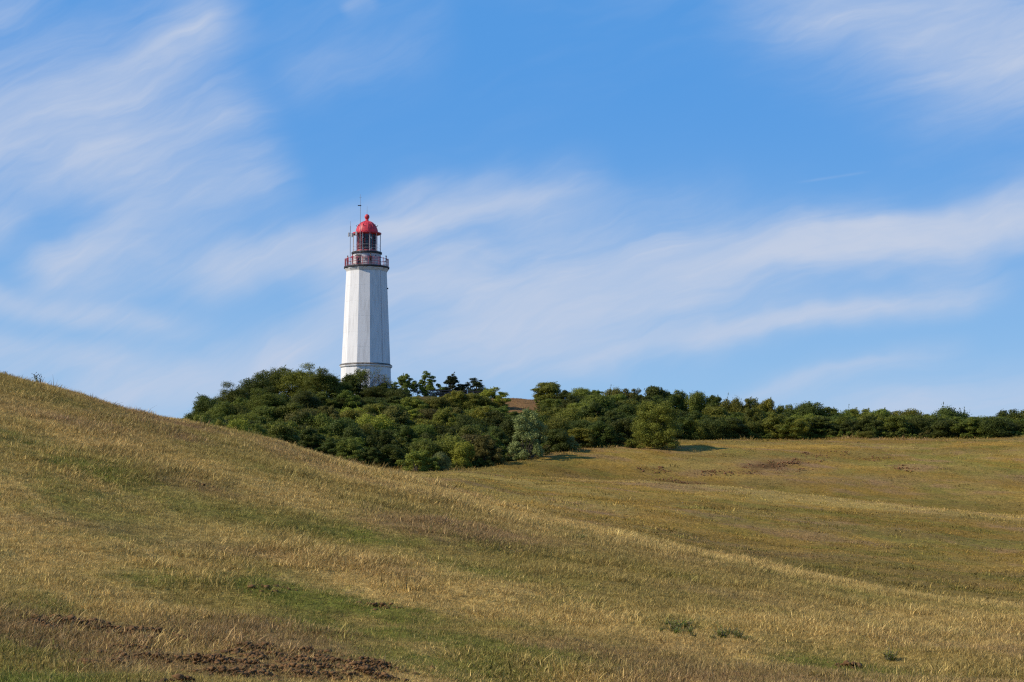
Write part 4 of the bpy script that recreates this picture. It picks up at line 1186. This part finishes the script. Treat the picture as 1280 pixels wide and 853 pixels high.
# ------------------------------------------------------------------ dug-up soil
def clod_patch(name, areas, n, smin, smax, m, label, heap=30, spread=.13):
    r = np.random.default_rng(len(name) + n)
    bm = bmesh.new(); bmesh.ops.create_icosphere(bm, subdivisions=1, radius=1.0)
    bv = np.array([v.co[:] for v in bm.verts]); bf = np.array([[v.index for v in f.verts] for f in bm.faces]); bm.free()
    V = []; Fa = []; b = 0
    nh = max(len(areas) * 2, n // heap)
    ah = np.array(areas)[np.arange(nh) % len(areas)]
    dx = r.normal(size=nh) * ah[:, 2] * .75
    px = ah[:, 0] + dx; py = np.minimum(ah[:, 1] + ah[:, 4] * dx + r.normal(size=nh) * ah[:, 3] * .8, 890)
    HX, HY, HZ, HD = ground_many(px, py)
    hid = r.integers(nh, size=n); hs = r.uniform(.4, 1.5, nh)[hid] * spread
    ox = r.normal(size=n); oy = r.normal(size=n); X = HX[hid] + ox * hs * 1.5; Y = HY[hid] + oy * hs
    Z = terrain(X, Y) + np.exp(-(ox ** 2 + oy ** 2)) * hs * .45
    for i in range(n):
        x, y, z = X[i], Y[i], Z[i]
        s = smin + (smax - smin) * r.uniform() ** 4.0
        v = bv * (1 + r.uniform(-.55, .45, (len(bv), 1))) * s * np.array([r.uniform(.8, 1.5), r.uniform(.8, 1.5), r.uniform(.5, .9)])
        ang = r.uniform(0, 6.28); ca, sa = math.cos(ang), math.sin(ang)
        v = np.stack([v[:, 0] * ca - v[:, 1] * sa, v[:, 0] * sa + v[:, 1] * ca, v[:, 2]], 1) + np.array([x, y, z + s * .05])
        V.append(v); Fa.append(bf + b); b += len(bv)
    o = link(name, mesh_from(name, np.vstack(V), np.vstack(Fa), [m])); tag(o, label, 'soil', kind='stuff')
def ground_many(px, py):
    a, t = ray(px, py); ds = np.geomspace(12, 300, 420); out = np.full(len(a), 300.0); prev = None; found = np.zeros(len(a), bool)
    for k, d in enumerate(ds):
        e = terrain_polar(a, np.full(len(a), d)) - (EYE + d * t)
        if prev is not None:
            new = (e >= 0) & ~found
            out[new] = ds[k - 1] + (d - ds[k - 1]) * (-prev[new]) / np.maximum(e[new] - prev[new], 1e-9); found |= new
            if found.all(): break
        prev = np.minimum(e, 0)
    return out * np.sin(a), out * np.cos(a), terrain_polar(a, out), out
def ground_cache(px, py):
    X, Y, Z, D = ground_many(np.array([float(px)]), np.array([float(py)]))
    return float(X[0]), float(Y[0]), float(Z[0]), float(D[0])
clod_patch('soil_clods', [(80, 779, 45, 4, .08, 1), (180, 792, 55, 5, .15, 1), (160, 826, 30, 8, .1, 1), (250, 830, 60, 7, .05, 1), (330, 822, 50, 8, .05, 1), (390, 832, 70, 9, .1, 1), (470, 838, 50, 8, .1, 1), (340, 845, 90, 6, 0, 1)],
           9000, .005, .042, M_SOIL, 'clods of dark dug-up soil scattered in the short grass of the slope', 120, .11)
clod_patch('soil_bank', [(215, 541, 20, 2.5, .2, 1), (235, 603, 22, 2, .22, 1), (345, 736, 14, 2, .05, 1), (470, 758, 16, 2, .05, 1), (938, 760, 8, 3, 0, 1), (1068, 834, 14, 2, 0, 1), (90, 541, 12, 2, .3, 1)],
           420, .006, .045, M_SOIL, 'small banks of bare brown soil higher on the nearer hill', 30, .09)
clod_patch('field_clods', [(955, 584, 32, 5, -.08, 1), (970, 580, 30, 4, -.1, 1), (955, 584, 40, 6, -.08, 1), (965, 582, 24, 4, -.08, 1), (920, 591, 22, 2.5, -.1, 1), (815, 588, 14, 2.2, 0, 1), (848, 604, 22, 1.6, .05, 1), (885, 590, 20, 1.6, 0, 1), (1130, 587, 18, 2, 0, 1), (1090, 574, 22, 1.2, 0, 1), (1040, 568, 30, 2, -.1, 1)],
           1500, .02, .13, M_SOILFAR, 'reddish dug-up soil scattered over the far field', 26, .5)

# ------------------------------------------------------------------ weeds that stand out of the grass
def weed_mesh(seed, h, nst, leafy, dry):
    r = random.Random(seed); mb = MB(); lv = []; ln = []; sz = []
    for i in range(nst):
        a = r.uniform(0, 6.28); lean = r.uniform(.05, .45) if dry else r.uniform(.2, 1.3); L = h * r.uniform(.6, 1.0)
        p = Vector((r.uniform(-.04, .04), r.uniform(-.04, .04), -.02)); dv = Vector((math.cos(a) * lean, math.sin(a) * lean, 1)).normalized()
        for s in range(4):
            q = p + dv * L / 4; mb.tube(p, q, .009 * (1 - s * .2), .009 * (.8 - s * .2), 4)
            for k in range(leafy):
                th = r.uniform(0, 6.28); f = r.random()
                c = p.lerp(q, f); o = Vector((math.cos(th), math.sin(th), .35)); S = r.uniform(.03, .06) * (1.2 - s * .2) * (h / .5)
                lv.append(tuple(c + o * S)); ln.append((-math.cos(th) * .5, -math.sin(th) * .5, .8)); sz.append(S)
            if dry and s > 1:
                for k in range(2):
                    t = q + Vector((r.uniform(-.12, .12), r.uniform(-.12, .12), r.uniform(.03, .12))); mb.tube(q, t, .004, .003, 3); mb.ball(t, .018, 5, 4)
            p = q; dv = (dv + Vector((r.gauss(0, .15), r.gauss(0, .15), 0))).normalized()
        if dry: mb.ball(p, .016, 5, 4)
    rr = np.random.default_rng(seed)
    nv = np.array(ln); nv /= np.linalg.norm(nv, axis=1)[:, None]
    v = add_leaf_quads(np.array(lv), nv, np.array(sz), rr, .5)
    me = mesh_from('leaves', v, np.arange(len(v)).reshape(-1, 4), [M_LEAF['weed']])
    at = me.attributes.new('tone', 'FLOAT', 'FACE'); at.data.foreach_set('value', rr.uniform(.2, .9, len(lv)).astype(np.float32))
    return mesh_from('stem', mb.v, mb.f, [M_BARK if dry else M_TWIG]), me
WD = [weed_mesh(400 + i, .55, 5, 5, True) for i in range(3)]; WG = [weed_mesh(420 + i, .24, 14, 7, False) for i in range(3)]
def weed(px, py, protos, s, label, group, crest=False):
    x, y, z, d = ground_cache(px, py)
    if crest:
        a = float(ray(px, py)[0]); d = float(np.interp(a, AZG, GD[:, 4])) - .6
        x, y = d * math.sin(a), d * math.cos(a); z = float(terrain(x, y)[0])
    k = random.randrange(3)
    o = empty('weed', (x, y, z), random.uniform(0, 6.28), (s, s, s)); tag(o, label, 'weed', group)
    link('stem', protos[k][0], o); link('leaves', protos[k][1], o)
for (px, s) in ((6, .45), (15, .4), (46, .75), (51, .5), (66, .35), (90, .3), (121, .3), (150, .28)):
    weed(px, 480, WD, s, 'dark dry weed stalk standing on the grass crest against the sky' if px not in (46,) else 'tallest leafy weed bending on the grass crest against the sky', 'weed stalks on the crest', True)
weed(853, 786, WG, .95, 'green leafy weed clump standing upright in the pale grass of the slope', 'green weeds on the slope')
weed(842, 790, WG, .8, 'smaller weed beside the upright leafy weed clump', 'green weeds on the slope')
weed(903, 797, WG, .8, 'low dark green weed cushion in the pale grass', 'green weeds on the slope')
weed(922, 798, WG, .75, 'low dark green weed cushion in the pale grass', 'green weeds on the slope')
for (px, py, sc) in ((836, 783, .6), (846, 793, .7), (862, 792, .6), (868, 797, .5), (912, 793, .6), (933, 801, .5), (890, 799, .45), (827, 790, .45)):
    weed(px, py, WG, sc, 'small green sprig among the larger weeds of the pale slope', 'green sprigs on the slope')
weed(728, 675, WG, .8, 'little dark weed on the pale fringe of the hill', 'green weeds on the slope')
weed(1113, 826, WG, .9, 'flat dark weed in the grass by a bare soil spot', 'green weeds on the slope')
